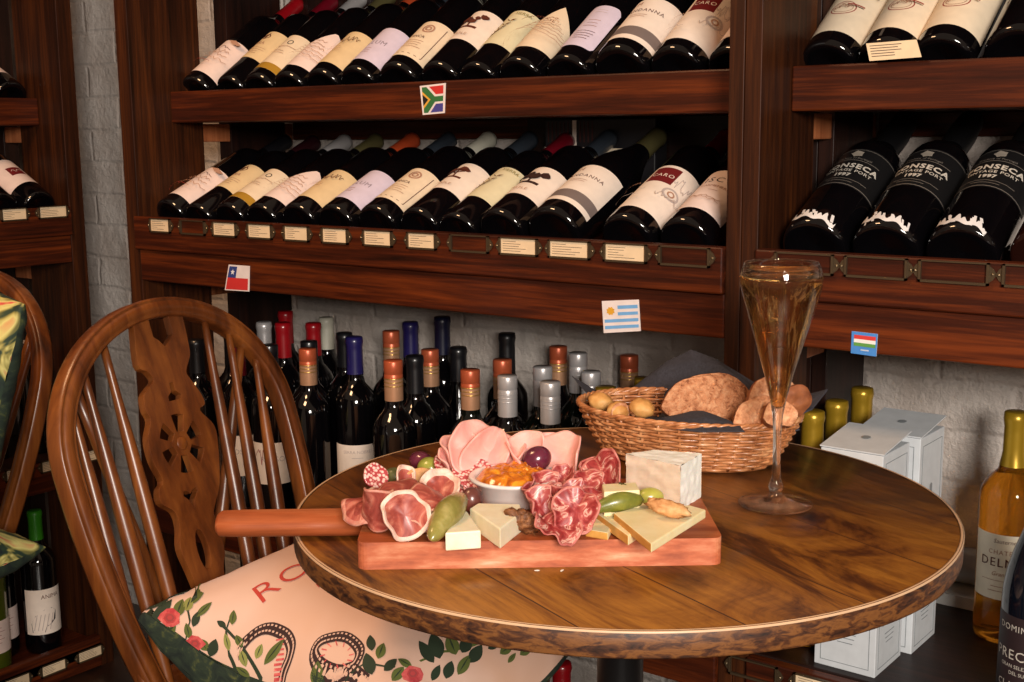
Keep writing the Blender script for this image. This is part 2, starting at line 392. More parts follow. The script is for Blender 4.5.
def stand(R, x, y, z=-.6725, turn=0):
    R.location = (x, y, z); R.rotation_euler = (0, 0, turn); del R['roll']

cream = plain('label_cream', (234, 214, 186), .6); ivory = plain('label_ivory', (238, 222, 208), .6); lilac = plain('label_lilac', (214, 202, 222), .6)
pinkw = plain('label_pinkish_white', (236, 214, 206), .6); buff = plain('label_buff', (224, 198, 154), .6); gold = plain('gold_band', (196, 150, 54), .4, metal=.3)
straw = plain('label_straw', (224, 214, 178), .6); greyb = plain('grey_band', (120, 106, 102), .6); maroon = plain('maroon_print', (110, 22, 26), .6)
brownp = plain('brown_print', (92, 42, 26), .7); redp = plain('red_print', (150, 48, 36), .7); sepia = plain('sepia_print', (176, 132, 108), .7); blk = plain('black_print', (28, 24, 26), .6)
palegrey = plain('pale_grey_print', (188, 172, 166), .7)

def lines(u, v, w, n, dv, mat, seed=1, hw=.0004):
    rr = random.Random(seed); out = []
    for k in range(n):
        L_ = w*(.55+.45*rr.random()); out.append(('line', u-L_/2, v-k*dv, u+L_/2, v-k*dv, hw*2, mat))
    return out
def scribble(u, v, w, h, n, mat, seed):
    rr = random.Random(seed); out = []; x, y = u-w/2, v
    for k in range(n):
        x2 = u-w/2+w*(k+1)/n; y2 = v+(rr.random()-.5)*h; out.append(('line', x, y, x2, y2, .0009, mat)); x, y = x2, y2
    return out
def tree(u, v, s, mat, seed):
    rr = random.Random(seed); out = [('line', u-.9*s, v-.35*s, u+.8*s, v-.5*s, .22*s, mat), ('line', u+.1*s, v-.5*s, u, v+.5*s, .16*s, mat), ('line', u, v, u-.6*s, v+.55*s, .12*s, mat), ('line', u, v+.1*s, u+.6*s, v+.45*s, .12*s, mat)]
    for k in range(9):
        cx = u+(rr.random()-.5)*1.7*s; cy = v+(rr.random()*.7+.05)*s; q = (.2+.2*rr.random())*s
        out.append(('poly', [(cx+q*cos(a*pi/4)*(.7+.5*rr.random()), cy+q*.8*sin(a*pi/4)*(.7+.5*rr.random())) for a in range(8)], mat))
    return out
def leafart(u, v, s, mat):
    out = []
    for k in range(7):
        t = k/6; x = u-.6*s+1.2*s*t; y = v-.9*s+1.8*s*t*t
        out.append(('poly', [(x, y), (x+.16*s, y+.12*s), (x+.42*s, y+.46*s), (x+.1*s, y+.3*s)], mat)); out.append(('poly', [(x, y), (x-.1*s, y+.14*s), (x-.38*s, y+.36*s), (x-.16*s, y+.06*s)], mat))
    return out
zb, zt_ = .055, .145    # usual label span up the bottle
def sp_sketch(): return [('patch', -.052, .052, zb, .158, pinkw)]+scribble(.0, .134, .04, .010, 14, brownp, 4)+scribble(.0, .118, .05, .012, 14, sepia, 3)+scribble(.0, .106, .055, .01, 16, sepia, 5)+scribble(.005, .09, .06, .012, 16, sepia, 6)+scribble(-.01, .076, .05, .008, 12, redp, 8)+[('poly', [(.012, .142), (.02, .148), (.030, .145), (.027, .139), (.02, .137)], sepia)]
def sp_emblem(): return [('patch', -.05, .05, .09, .175, buff), ('ring', .0, .158, .010, .007, .002, brownp), ('line', -.006, .156, .005, .165, .003, brownp), ('line', 0, .15, .004, .168, .002, brownp)]+[('text', 'ORA', 0, .136, .012, sepia, 0)]+lines(0, .122, .05, 4, .006, sepia, 2)
def sp_gold(): return [('patch', -.052, .052, zb, .16, cream), ('patch', -.052, .052, zb, .072, gold), ('ring', .006, .137, .006, .006, .0016, blk)]+scribble(0, .123, .05, .004, 12, sepia, 12)+lines(0, .108, .035, 2, .006, sepia, 13)
def sp_point(mat=pinkw, seed=20): return [('patch', -.052, .052, lambda u: .058+abs(u)*.12, lambda u: .168-1.25*max(0, .02-u)-.7*max(0, u-.02), mat)]+sum([scribble(.006, .135-.011*k, .026+.008*k, .005, 12, sepia, seed+k) for k in range(6)], [])
def sp_script(): return [('patch', -.052, .052, .058, .152, buff)]+scribble(.008, .132, .034, .018, 14, brownp, 31)+scribble(-.002, .118, .036, .014, 12, brownp, 32)+lines(-.004, .100, .03, 3, .005, sepia, 5)
def sp_lum(): return [('patch', -.05, .05, .058, .152, lilac), ('text', 'ILLUM', .002, .108, .0145, plain('grey_print', (140, 126, 140), .6), 0, 0, 1.15), ('line', -.008, .09, .006, .09, .001, sepia)]+lines(0, .084, .02, 2, .005, sepia, 4)
def sp_frame(): return [('patch', -.052, .052, .058, .158, cream), ('line', -.034, .066, .034, .066, .0012, brownp), ('line', .034, .066, .034, .15, .0012, brownp), ('line', -.034, .066, -.034, .15, .0012, brownp), ('ring', .006, .136, .011, .011, .003, sepia), ('ring', .006, .136, .006, .006, .003, sepia), ('text', 'FINCA', 0, .112, .009, brownp)]+lines(0, .101, .045, 4, .006, sepia, 9)
def sp_tree(s=.025, mat=brownp, seed=3): return [('patch', -.052, .052, .082, .165, ivory)]+tree(-.002, .13, s, mat, seed)+[('text', 'MAPLE', .0, .095, .008, sepia, 0, 0, 1.2)]
def sp_leaf(): return [('patch', -.052, .052, .07, .165, straw)]+leafart(-.012, .112, .020, brownp)+[('text', 'SIERRA', .012, .154, .009, plain('olive_print', (150, 140, 90), .6))]
def sp_letter(): return [('patch', -.054, .054, lambda u: .066+abs(u)*.1, lambda u: .178-1.3*abs(u-.012), cream)]+sum([scribble(.006, .145-.009*k, .022+.010*k, .004, 16, sepia, 60+k) for k in range(8)], [])+[('text', 'GRAN ESTATE', .004, .111, .006, brownp)]
def sp_round(): return [('patch', -.03, .03, lambda u: .062+max(0, abs(u)-.024)**2*180, lambda u: .17-max(0, abs(u)-.02)**2*110, lilac)]+lines(0, .158, .026, 2, .006, palegrey, 3)+lines(0, .13, .03, 3, .008, sepia, 4)+lines(0, .1, .034, 4, .0065, brownp, 6)
def sp_band(): return [('patch', -.058, .058, .055, .160, ivory), ('patch', -.058, .058, .065, .086, greyb), ('text', 'ANDANNA', .006, .128, .0105, brownp, 0, 0, 1.2)]+[('text', 'M', -.012, .146, .013, sepia)]+lines(.0, .116, .04, 2, .005, sepia, 7)
def sp_red(): return [('patch', -.055, .055, .055, .175, ivory), ('patch', -.02, .02, .128, .168, maroon), ('text', 'CARO', .0, .146, .0115, ivory, 0, 0, 1.15)]+[('ring', .030, .112, .014, .012, .0035, palegrey), ('ring', .030, .112, .006, .006, .0025, sepia)]+scribble(.036, .14, .03, .026, 16, palegrey, 71)+scribble(.03, .098, .036, .014, 14, palegrey, 72)+scribble(-.02, .075, .04, .006, 14, palegrey, 73)+[('text', 'MENDOZA', -.024, .104, .006, sepia)]
def sp_liscos(): return [('patch', -.052, .052, .06, .165, pinkw), ('text', 'LISCOS', .006, .138, .018, blk, 0, 0, 1.25), ('text', 'CARMENERE', .006, .121, .0075, sepia)]+lines(.008, .11, .02, 1, .005, sepia, 3)+scribble(.0, .09, .055, .006, 16, sepia, 81)+scribble(.0, .082, .055, .006, 16, sepia, 82)
def sp_oval(): return [('patch', -.056, .056, .062, .19, cream), ('ring', .0, .115, .017, .015, .0014, redp), ('ring', .0, .115, .013, .011, .0010, sepia)]+scribble(.0, .117, .022, .012, 12, sepia, 91)+scribble(.0, .111, .022, .012, 12, sepia, 92)+[('line', .006, .117, .026, .117, .0022, redp), ('text', 'ARCANA', 0, .15, .016, brownp, 0, 0, 1.15)]+lines(0, .165, .04, 3, .006, sepia, 5)
dim = plain('dim_silver_print', (120, 112, 104), .5); wht = plain('bone_white_print', (204, 196, 184), .5)
blab = plain('port_black_label', (20, 19, 20), .45)
def arc_lines(): return [('patch', -.06, .06, lambda u: .108+0*u, .109, dim)]
def sp_port():
    out = [('patch', -.066, .066, .098, .19, blab), ('patch', -.062, .062, .100, .1012, dim), ('patch', -.062, .062, .186, .1868, dim)]
    out += [('text', 'FONSECA', .002, .1450, .0145, wht, 0, .0005, 1.16), ('text', 'VINTAGE PORT', .001, .1330, .0084, wht, 0, .0001, 1.1), ('text', '1997', -.002, .1215, .0100, wht, 0, .0004, 1.05)]
    out += lines(0, .112, .07, 1, .006, dim, 2)+lines(0, .106, .05, 1, .006, dim, 3)+[('patch', -.035, .035, .157, .158, dim), ('text', 'Produce of Portugal', 0, .1625, .0055, dim)]
    out += [('poly', [(.0085*cos(a*pi/5)*(1 if a % 2 else .75), .174+.0085*sin(a*pi/5)*(1 if a % 2 else .75)) for a in range(10)], plain('crest_print', (150, 140, 128), .5))]
    return out
def splash(seed):
    def f(R, P):
        m = MB(); rr = random.Random(seed); wm = plain('white_paint_splash', (232, 226, 224), .35)
        W_ = wrapf(P, .0006)
        r = P[4][0]
        u0, u1 = (-.034, .03)
        ph = rr.random()*6
        def g(a, b_):
            u = u0+(u1-u0)*a
            wdt = .016*(.35+.65*abs(sin(a*9+ph)*sin(a*23+ph*2)))*(1 if a < .8 else .8)
            v = .004+.016*(1-a)*.5+b_*wdt+.002*sin(a*17+ph)
            return W_(u, v)
        m.grid(g, 60, 2, wm)
        for k in range(7):
            u = u0+(u1-u0)*rr.random(); v = .016+.014*rr.random(); L_ = .006+.01*rr.random(); w = .0012+.001*rr.random()
            m.add([W_(u-w, v), W_(u+w, v), W_(u+w*1.6+.002, v-L_), W_(u-w*.6+.002, v-L_)], [(0, 1, 2, 3)], wm)
        m.build('paint_splash', R)
    return f

blackcap = plain('black_capsule', (18, 18, 22), .35, coat=.3); redcap = plain('red_capsule', (150, 12, 22), .3, coat=.3); bluecap = plain('purple_blue_capsule', (32, 26, 86), .35, coat=.3)
coppercap = plain('copper_foil', (198, 150, 116), .34, metal=.45); coppertop = plain('copper_red_foil', (190, 92, 58), .35, metal=.35); goldcap = plain('gold_foil', (170, 136, 36), .3, metal=.5); silvercap = plain('silver_foil', (192, 188, 188), .34, metal=.45)
winecap = plain('wine_red_capsule', (104, 10, 26), .3, coat=.3); orangecap = plain('orange_wax', (176, 66, 30), .5); darkgreycap = plain('slate_capsule', (44, 50, 58), .35, coat=.2); palecap = plain('pale_capsule', (190, 186, 170), .4); greencap = plain('green_capsule', (52, 140, 22), .4); navycap = plain('navy_capsule', (16, 18, 48), .35, coat=.2); olivecap = plain('olive_foil', (112, 104, 66), .35, metal=.5)
ring_gold = plain('gold_ring', (214, 170, 96), .3, metal=.8)

# upper row, left rack (base centres fitted to the shelf lip)
UP = [(-1.856, 'white sketched label', sp_sketch, redcap, 'bordeaux', .0370), (-1.760, 'cream label and dark emblem set high', sp_emblem, winecap, 'bordeaux', .0355),
      (-1.684, 'cream label above a gold band', sp_gold, silvercap, 'bordeaux', .0365), (-1.609, 'pointed pink-white handwritten label', sp_point, olivecap, 'bordeaux', .0365),
      (-1.528, 'yellow cream label with brown script', sp_script, orangecap, 'bordeaux', .0375), (-1.447, 'lilac label reading ILLUM', sp_lum, darkgreycap, 'bordeaux', .0385),
      (-1.358, 'cream label framed by a thin brown line', sp_frame, palecap, 'bordeaux', .0400), (-1.271, 'ivory label with a brown tree', sp_tree, darkgreycap, 'bordeaux', .0385),
      (-1.196, 'straw label with a brown leaf branch', sp_leaf, winecap, 'bordeaux', .0360), (-1.117, 'pointed cream label covered in handwriting', sp_letter, darkgreycap, 'bordeaux', .0385),
      (-1.030, 'narrow lilac label with rounded corners', sp_round, blackcap, 'bordeaux', .0385), (-.941, 'broad ivory label with a grey band', sp_band, olivecap, 'burgundy', .0440),
      (-.853, 'white label with a maroon square', sp_red, redcap, 'bordeaux', .0410), (-.768, 'pinkish label half hidden by the centre post', sp_liscos, blackcap, 'bordeaux', .0385)]
rolls = [.1, -.05, .1, .15, .05, 0, .1, 0, .1, .05, .15, 0, .1, .0]
for (x, d, sp, cp, kind, r), ro in zip(UP, rolls):
    b_ = bottle('bottle with '+d+', upper row of the long rack', kind, .322, r, cp, sp(), 'wine bottles lying on the upper shelf of the long rack', dv=-.032+(.020 if sp in (sp_tree, sp_leaf) else .008 if sp is sp_emblem else 0))
    lay(b_, x-.012-.008*(-.76-x)/1.1, 1.528, .0405+r*.85, 34.5, 0, ro)
LO = [(-1.842, 'a white sketched label', sp_sketch, blackcap, 'bordeaux', .0375), (-1.764, 'a high cream label and small emblem', sp_emblem, plain('plum_black_capsule', (40, 10, 16), .35, coat=.2), 'bordeaux', .0345),
      (-1.680, 'a cream label ending in a gold band', sp_gold, silvercap, 'bordeaux', .0365), (-1.600, 'a pointed pale handwritten label', sp_point, olivecap, 'bordeaux', .0370),
      (-1.511, 'a yellow cream label and orange cap', sp_script, orangecap, 'bordeaux', .0385), (-1.426, 'a lilac label reading ILLUM', sp_lum, darkgreycap, 'bordeaux', .0385),
      (-1.337, 'a cream label with a pale round crest', sp_frame, palecap, 'bordeaux', .0395), (-1.250, 'an ivory label with a small brown tree', lambda: sp_tree(.022, brownp, 5), darkgreycap, 'bordeaux', .0385),
      (-1.176, 'a straw label with a brown leaf branch', sp_leaf, winecap, 'bordeaux', .0355), (-1.094, 'an ivory label with a dark spreading tree', lambda: sp_tree(.027, plain('dark_brown_print', (52, 26, 20), .7), 9), darkgreycap, 'bordeaux', .0400),
      (-1.003, 'a broad ivory label with a grey band', sp_band, olivecap, 'burgundy', .0435), (-.883, 'a white label with a maroon square', sp_red, redcap, 'bordeaux', .0400), (-.794, 'a pale label reading LISCOS', sp_liscos, blackcap, 'bordeaux', .0390)]
for (x, d, sp, cp, kind, r), ro in zip(LO, [.1, -.05, .1, .15, .05, 0, .1, 0, .1, 0, .05, .1, 0]):
    b_ = bottle('bottle with '+d+', middle row of the long rack', kind, .322, r, cp, sp(), 'wine bottles lying on the middle shelf of the long rack', dv=-.028+(.016 if x in (-1.250, -1.176) else .008 if sp is sp_emblem else 0))
    lay(b_, x-.006-.012*(-.79-x)/1.05, 1.440, -.185+r*.90, 25.0, 0, ro)
pos_words = ['nearest the centre post', 'second, behind the price card', 'third from the centre post']
for x, d, ro in ((-.641, pos_words[0], 0), (-.566, pos_words[1], 0), (-.498, pos_words[2], 0)):
    b_ = bottle('bottle with red oval crest label, upper right shelf, '+d, 'bordeaux', .305, .0385, blackcap, sp_oval(), 'oval crest bottles on the upper right shelf', dv=-.036); lay(b_, x-.006, 1.528, .0405+.0385*.86, 36, 0, ro)
b_ = bottle('unlabelled dark bottle at the right end of the upper right shelf', 'burgundy', .30, .042, blackcap, None); lay(b_, -.415, 1.528, .0405+.042*.86, 36)
for x, d, sd in ((-.622, 'beside the centre post', 3), (-.532, 'in the middle, white paint trailing right', 8), (-.443, 'third from the centre post, thick white paint marks', 14)):
    b_ = bottle('black port bottle reading FONSECA, '+d, 'port', .345, .0418, plain('black_wax', (10, 10, 12), .45), sp_port(), 'port bottles on the middle right shelf', name='port_bottle', capz=.72, dv=-.008, extra=splash(sd)); lay(b_, x, 1.440, -.185+.0415*.9, 27, 0, .04)
b_ = bottle('dark brown bottle cut by the right photo edge beside the port bottles', 'burgundy', .30, .0415, blackcap, None, glass=plain('brown_glass', (34, 14, 10), .1, coat=.5)); lay(b_, -.350, 1.440, -.185+.038, 27)
# left rack bottles, axis points to -X
b_ = bottle('dark bottle with pink and maroon label, upper shelf of the left rack', 'bordeaux', .30, .038, blackcap, [('patch', -.052, .052, .05, .15, pinkw), ('patch', -.018, .016, .10, .135, maroon)]); lay(b_, -2.428, 1.49, .0405+.035, 26, pi/2, -.2)
b_ = bottle('dark bottle with pale label and maroon square, middle shelf of the left rack', 'bordeaux', .30, .038, blackcap, [('patch', -.052, .052, .05, .15, pinkw), ('patch', -.012, .02, .085, .115, maroon)]+scribble(.004, .1, .02, .01, 8, pinkw, 2)); lay(b_, -2.334, 1.478, -.185+.035, 26, pi/2, -.15)
b_ = bottle('dark bottle half cut by the left photo edge, middle shelf of the left rack', 'bordeaux', .30, .038, blackcap, [('patch', -.052, .052, .05, .15, pinkw), ('patch', -.012, .02, .085, .115, maroon)]); lay(b_, -2.334, 1.392, -.185+.035, 26, pi/2, -.15)

# ---- standing bottles behind the table
def sp_blue(): return [('patch', -.05, .05, .045, .135, ivory), ('text', 'SERRA NOBRE', .0, .122, .008, palegrey)]+lines(0, .112, .03, 1, .005, palegrey, 3)+[('poly', [(-.012, .082), (-.004, .09), (.016, .097), (.006, .088), (.018, .086), (.004, .08), (-.004, .074)], plain('plum_print', (140, 92, 104), .7)), ('ring', -.008, .083, .008, .006, .001, plain('plum_print', (140, 92, 104), .7)), ('line', -.03, .05, .045, .118, .0007, palegrey)]
def sp_zo(): return [('patch', -.052, .052, .06, .135, ivory), ('text', 'ROSSO', .004, .105, .014, palegrey)]+scribble(-.02, .11, .02, .03, 10, redp, 5)
def sp_small(): return [('patch', -.05, .05, .04, .11, pinkw)]+lines(0, .095, .05, 5, .008, redp, 8)
ST = dict([(a, (x, y, h)) for a, x, y, h in [('a', -1.646, 1.471, .302), ('b', -1.733, 1.585, .321), ('c', -1.732, 1.662, .311), ('d', -1.62, 1.542, .301), ('e', -1.567, 1.488, .3), ('f', -1.771, 1.735, .309), ('g', -1.606, 1.618, .309), ('h', -1.511, 1.546, .32), ('i', -1.51, 1.64, .316), ('j', -1.529, 1.714, .323), ('k', -1.334, 1.452, .309), ('l', -1.352, 1.524, .306), ('m', -1.381, 1.597, .301), ('n', -1.453, 1.716, .339), ('o', -1.381, 1.673, .296), ('p', -1.212, 1.497, .3), ('q', -1.312, 1.725, .32), ('r', -1.207, 1.574, .305), ('s', -1.134, 1.491, .3), ('t', -1.132, 1.581, .3), ('u', -1.053, 1.49, .3), ('v', -1.186, 1.702, .31), ('w', -1.12, 1.664, .311), ('x', -1.046, 1.59, .3), ('y', -.988, 1.541, .291), ('z', -1.072, 1.745, .3), ('aa', -.979, 1.637, .29), ('g1', -.638, 1.492, .31), ('g2', -.637, 1.568, .31), ('g3', -.632, 1.645, .315)]])
cop = (coppercap, coppertop, ring_gold); silv = (silvercap, silvercap, silvercap); gol = (goldcap, goldcap, ring_gold)
blks = (blackcap, blackcap, darkgreycap)
KIND = {'a': ('black screw cap and white label, standing behind the chair spindles', blks, sp_zo, 1), 'b': ('bright red capsule topped with gold, standing behind the hoop-back chair', redcap, None, 0), 'c': ('bright red capsule, back row just right of the chair hoop', redcap, None, 0),
        'd': ('black ridged screw cap, between the red capsule and the copper cap', blks, sp_small, 1), 'e': ('copper screw cap, directly right of the chair hoop', cop, None, 1), 'f': ('dull beige capsule, back row above the copper cap by the chair', palecap, None, 0),
        'g': ('black capsule, partly hidden behind the purple-capped bottle', blackcap, None, 0), 'h': ('purple-blue capsule and large white label, left behind the table', bluecap, sp_blue, 0), 'i': ('tall copper cap, leftmost of the copper caps behind the ham', cop, None, 1),
        'j': ('deep blue capsule, back row behind the ham', bluecap, None, 0), 'k': ('short copper screw cap, front row left of the black capsule', cop, sp_small, 1), 'l': ('matt black capsule, front row behind the table edge', blackcap, None, 0), 'm': ('copper cap half hidden behind the matt black capsule', cop, None, 1),
        'n': ('navy blue capsule, tallest of the back row', navycap, None, 0), 'o': ('slate black capsule, right of the navy capsule', blackcap, None, 0), 'p': ('copper screw cap, standing left of the broad-shouldered dark bottle', cop, None, 1),
        'q': ('black capsule and broad shoulders, back row centre', blackcap, sp_zo, 0), 'r': ('copper cap just behind a silver screw cap', cop, None, 1), 's': ('silver screw cap, front row above the mortadella', silv, None, 1), 't': ('narrow silver screw cap behind the whitest cap', silv, None, 1),
        'u': ('whitish silver screw cap, front row centre', (plain('white_foil', (206, 204, 206), .35, metal=.5), silvercap, silvercap), None, 1), 'v': ('copper cap, tallest right of the broad-shouldered bottle', cop, None, 1), 'w': ('tall silver screw cap left of the bread basket', silv, None, 1), 'x': ('short silver screw cap beside the bread basket', silv, None, 1),
        'y': ('low gold screw cap right behind the basket rim', gol, None, 1), 'z': ('dark copper capsule standing against the white wall behind the basket', cop, None, 1), 'aa': ('gold cap half hidden by the grey napkin', gol, None, 1),
        'g1': ('gold capsule, nearest of three left of the white cartons', goldcap, None, 0), 'g2': ('gold capsule, middle of three left of the white cartons', goldcap, None, 0), 'g3': ('gold capsule, furthest of three behind the white cartons', goldcap, None, 0)}
for k, (x, y, h) in ST.items():
    d, cp, sp, scr = KIND[k]
    kind = 'burgundy' if k in 'o' else 'bordeaux'
    r = .0362
    b_ = bottle('standing bottle, '+d, kind, h, r, cp, sp() if sp else (sp_small() if k in 'cjm' else None), 'bottles standing on the bench behind the table', glass=glass_green if k in 'ptwx' else (plain('amber_gold_glass', (150, 96, 14), .08, coat=.6) if k[0] == 'g' and len(k) > 1 else None), capz=.8, screw=bool(scr))
    if k == 'q': b_.scale = (1.0, 1.0, 1)
    stand(b_, x, y, turn=random.uniform(-.2, .2)+(.75 if k in 'ahq' else .6))
# bottles glimpsed through the chair back
more = [(-1.735, 1.475, .30, winecap, sp_zo, 'wine red capsule, seen through the right chair spindles'), (-1.815, 1.53, .305, blackcap, sp_small, 'black capsule and pink label, behind the chair splat'), (-1.825, 1.62, .31, silvercap, None, 'silver capsule, behind the top of the chair back'), (-1.82, 1.45, .30, blackcap, None, 'black capsule, hidden behind the wheel-back splat'),
        (-1.85, 1.70, .32, redcap, None, 'red capsule in the rear left corner of the bench')]
for x, y, h, cp, sp, d in more:
    b_ = bottle('standing bottle, '+d, 'bordeaux', h, .0362, cp, sp() if sp else None, 'bottles standing on the bench behind the table'); stand(b_, x, y, turn=.7)
# under the bench
for x, y, cp, d in ((-1.10, 1.47, redcap, 'red capsule, left of the table leg, in the shadow'), (-1.02, 1.47, redcap, 'red capsule, nearer the table leg, in the shadow'), (-.93, 1.47, blackcap, 'black capsule low under the table'), (-.85, 1.47, darkgreycap, 'slate capsule low under the table'), (-.77, 1.49, blackcap, 'black capsule low beside the centre post'), (-1.19, 1.47, blackcap, 'black capsule under the cushion corner'), (-1.28, 1.49, winecap, 'wine red capsule under the cushion')):
    b_ = bottle('dark bottle with '+d, 'bordeaux', .30, .036, cp, None, 'bottles on the low shelf under the bench'); stand(b_, x, y, -1.0995, .5)
# left rack, standing
LR = [(-2.40, 1.475, -.6725, .30, blackcap, None, 'black capsule and white ring on the bench of the left rack', glass_dark), (-2.42, 1.375, -.6725, .30, blackcap, sp_zo, 'white label behind the left chair, bench of the left rack', glass_dark), (-2.385, 1.28, -.6725, .30, blackcap, sp_zo, 'pale label at the left edge, bench of the left rack', glass_dark),
      (-2.36, 1.43, -1.0995, .31, greencap, 'zebra', 'bright green capsule and dark animal drawing, low shelf of the left rack', glass_dark), (-2.41, 1.36, -1.0995, .33, greencap, sp_small, 'green capsule behind the turned chair leg, low shelf of the left rack', glass_dark), (-2.36, 1.31, -1.0995, .30, greencap, sp_small, 'green-yellow glass and white label, low shelf of the left rack', plain('olive_glass', (74, 84, 22), .1, coat=.5))]
def sp_zebra():
    return [('patch', -.045, .045, .045, .145, ivory), ('text', 'ANIMA', .012, .128, .013, brownp)]+[('poly', [(-.03, .05), (-.032, .07), (-.022, .088), (-.004, .1), (.012, .102), (.022, .094), (.02, .075), (.01, .066), (.0, .062), (-.004, .05)], plain('charcoal_print', (58, 52, 56), .7))]+[('line', -.026+.008*k, .055, -.018+.008*k, .09, .0015, palegrey) for k in range(5)]
for x, y, z, h, cp, sp, d, g in LR:
    b_ = bottle('dark bottle with '+d, 'bordeaux', h, .0375, cp, (sp_zebra() if sp == 'zebra' else (sp() if sp else None)), 'bottles standing in the left rack', glass=g)
    stand(b_, x, y, z, turn=1.25)
    if 'white ring' in d:
        m = MB(); m.lathe([(.0162, h*.79), (.0166, h*.795), (.0166, h*.81), (.0162, h*.815)], ivory, 24, caps=False); m.build('neck_band', b_)

# big bottles at the right
amber = plain('sauternes_amber', (196, 128, 36), .03, trans=.85, ior=1.33)
clearg = plain('bottle_clear_glass', (255, 250, 240), .02, trans=1, ior=1.45)
ol = plain('pale_cream_label', (232, 222, 200), .6)
R = thing('sauternes_bottle', 'amber sweet wine bottle with cream label and gold capsule at the right edge', 'bottle')
P = prof('bordeaux', .305, .040); P[3] = (.039, .003)
m = MB(); m.lathe(P, amber, 40); m.build('glass_body', R)
c = MB(); z0 = .235; c.lathe([(rad_at(P, z0)+.0008, z0)]+[(rad_at(P, z0+.07*k/8)+.0009, z0+.07*k/8) for k in range(1, 8)]+[(.0150, .3058), (.0125, .3068), (0, .3068)], goldcap, 30, caps=False); c.build('capsule', R)
l = MB(); label_mesh(P, [('patch', -.048, .048, .062, .150, ol), ('text', 'Sauternes', 0, .141, .008, brownp, .2), ('text', 'CHATEAU', .0, .126, .0085, sepia, 0, 0, 1.2), ('text', 'DELMAS', .0, .112, .0165, brownp, 0, 0, 1.15), ('text', 'Grand Vin', 0, .097, .008, sepia, .3), ('line', -.03, .088, .03, .088, .0006, sepia)]+lines(0, .080, .05, 2, .006, sepia, 3), l); l.build('label', R)
R.location = (-.428, 1.655, -.6725); R.rotation_euler = (0, 0, .16)
R = thing('wine_bottle', 'large dark wine bottle with brown label reading DOMINI, foreground right edge', 'bottle')
P = prof('burgundy', .30, .042); P = [(r, z) if not (.12 < z < .17 and r > .03) else (r*.98, z) for r, z in P]
m = MB(); m.lathe(P, plain('blue_black_glass', (12, 16, 26), .06, coat=.6), 40); m.build('glass_body', R)
c = MB(); c.lathe([(rad_at(P, .24)+.0008, .24), (.0148, .26), (.0148, .30), (0, .3015)], blackcap, 28, caps=False); c.build('capsule', R)
bl = plain('dark_brown_label', (44, 28, 30), .6)
l = MB(); label_mesh(P, [('patch', -.056, .052, .02, .122, bl), ('text', 'DOMINI V', -.004, .108, .0105, wht, 0, 0, 1.15), ('text', 'PRECIO', -.004, .076, .0165, wht, 0, 0, 1.1), ('text', 'GRAN SELEZIONE', .0, .063, .006, wht), ('text', 'DEL SUD', .0, .055, .006, wht), ('text', 'CLASSICO', 0, .040, .0115, wht, 0, 0, 1.1)], l); l.build('label', R)
R.location = (-.338, 1.452, -.6725); R.rotation_euler = (0, 0, -.22)

# cartons
cb_m = plain('white_carton', (206, 210, 214), .45); cb_l = plain('carton_grey_line', (132, 138, 142), .5)
def carton(lb, x0, y0, w, d, h, rot):
    R = thing('bottle_carton', lb, 'box', (x0, y0, -.6725), (0, 0, rot), 'white cartons right of the table')
    m = MB(); m.box(0, w, 0, d, 0, h, cb_m); m.build('carton_body', R, bevel=.001)
    p = MB()
    def face(T):
        t = .0008; e = .0004
        for a, b_, c_, dd in ((.008, w-.008, .008, .008+t), (.008, w-.008, h-.012, h-.012+t), (.008, .008+t, .008, h-.012), (w-.008-t, w-.008, .008, h-.012)):
            p.box(a, b_, -e, 0, c_, dd, cb_l, T)
        for s_, sz, z in (('Ferreira', .013, h*.62), ('VINHO DO PORTO', .0055, h*.22), ('Reserva', .012, h*.30)):
            vs, fs = text2d(s_, sz); p.add([T @ Vector((w/2+x, -e, z+y)) for x, y in vs], fs, cb_l)
        cx, cz = w/2, h*.74
        vs = [T @ Vector((cx+.006*cos(a*pi/4)*(1 if a % 2 else .7), -e, cz+.009*sin(a*pi/4))) for a in range(8)]; p.add(vs, [tuple(range(8))], cb_l)
        for q in range(3): p.box(w/2-.014+q*.002, w/2+.014-q*.002, -e, 0, h*.17-q*.006, h*.17-q*.006+.001, cb_l, T)
    face(Matrix.Identity(4)); face(Matrix.Translation((w, 0, 0)) @ Matrix.Rotation(pi/2, 4, 'Z') @ Matrix.Diagonal((d/w, 1, 1, 1)))
    p.build('printed_panel', R)
    q = MB()
    vs = [(-.001, -.001, h+.001), (w+.001, -.001, h+.001), (w+.001, d+.001, h+.013), (-.001, d+.001, h+.013)]; vs += [(x, y, z+.0015) for x, y, z in vs]
    q.add(vs, [(3, 2, 1, 0), (4, 5, 6, 7), (0, 1, 5, 4), (1, 2, 6, 5), (2, 3, 7, 6), (3, 0, 4, 7)], cb_m)
    cx, cy = w/2, d/2; z = h+.0095
    q.add([(cx+.006*cos(a*pi/4), cy+.006*sin(a*pi/4), z+.006*sin(a*pi/4)*.14) for a in range(8)], [tuple(range(8))], cb_l)
    q.build('lid_flap', R)
carton('white bottle carton with raised lid, nearer the camera, behind the table edge', -.598, 1.426, .080, .086, .283, -.02)
carton('white bottle carton with crest, farther back against the brick wall', -.588, 1.522, .082, .086, .286, -.02)

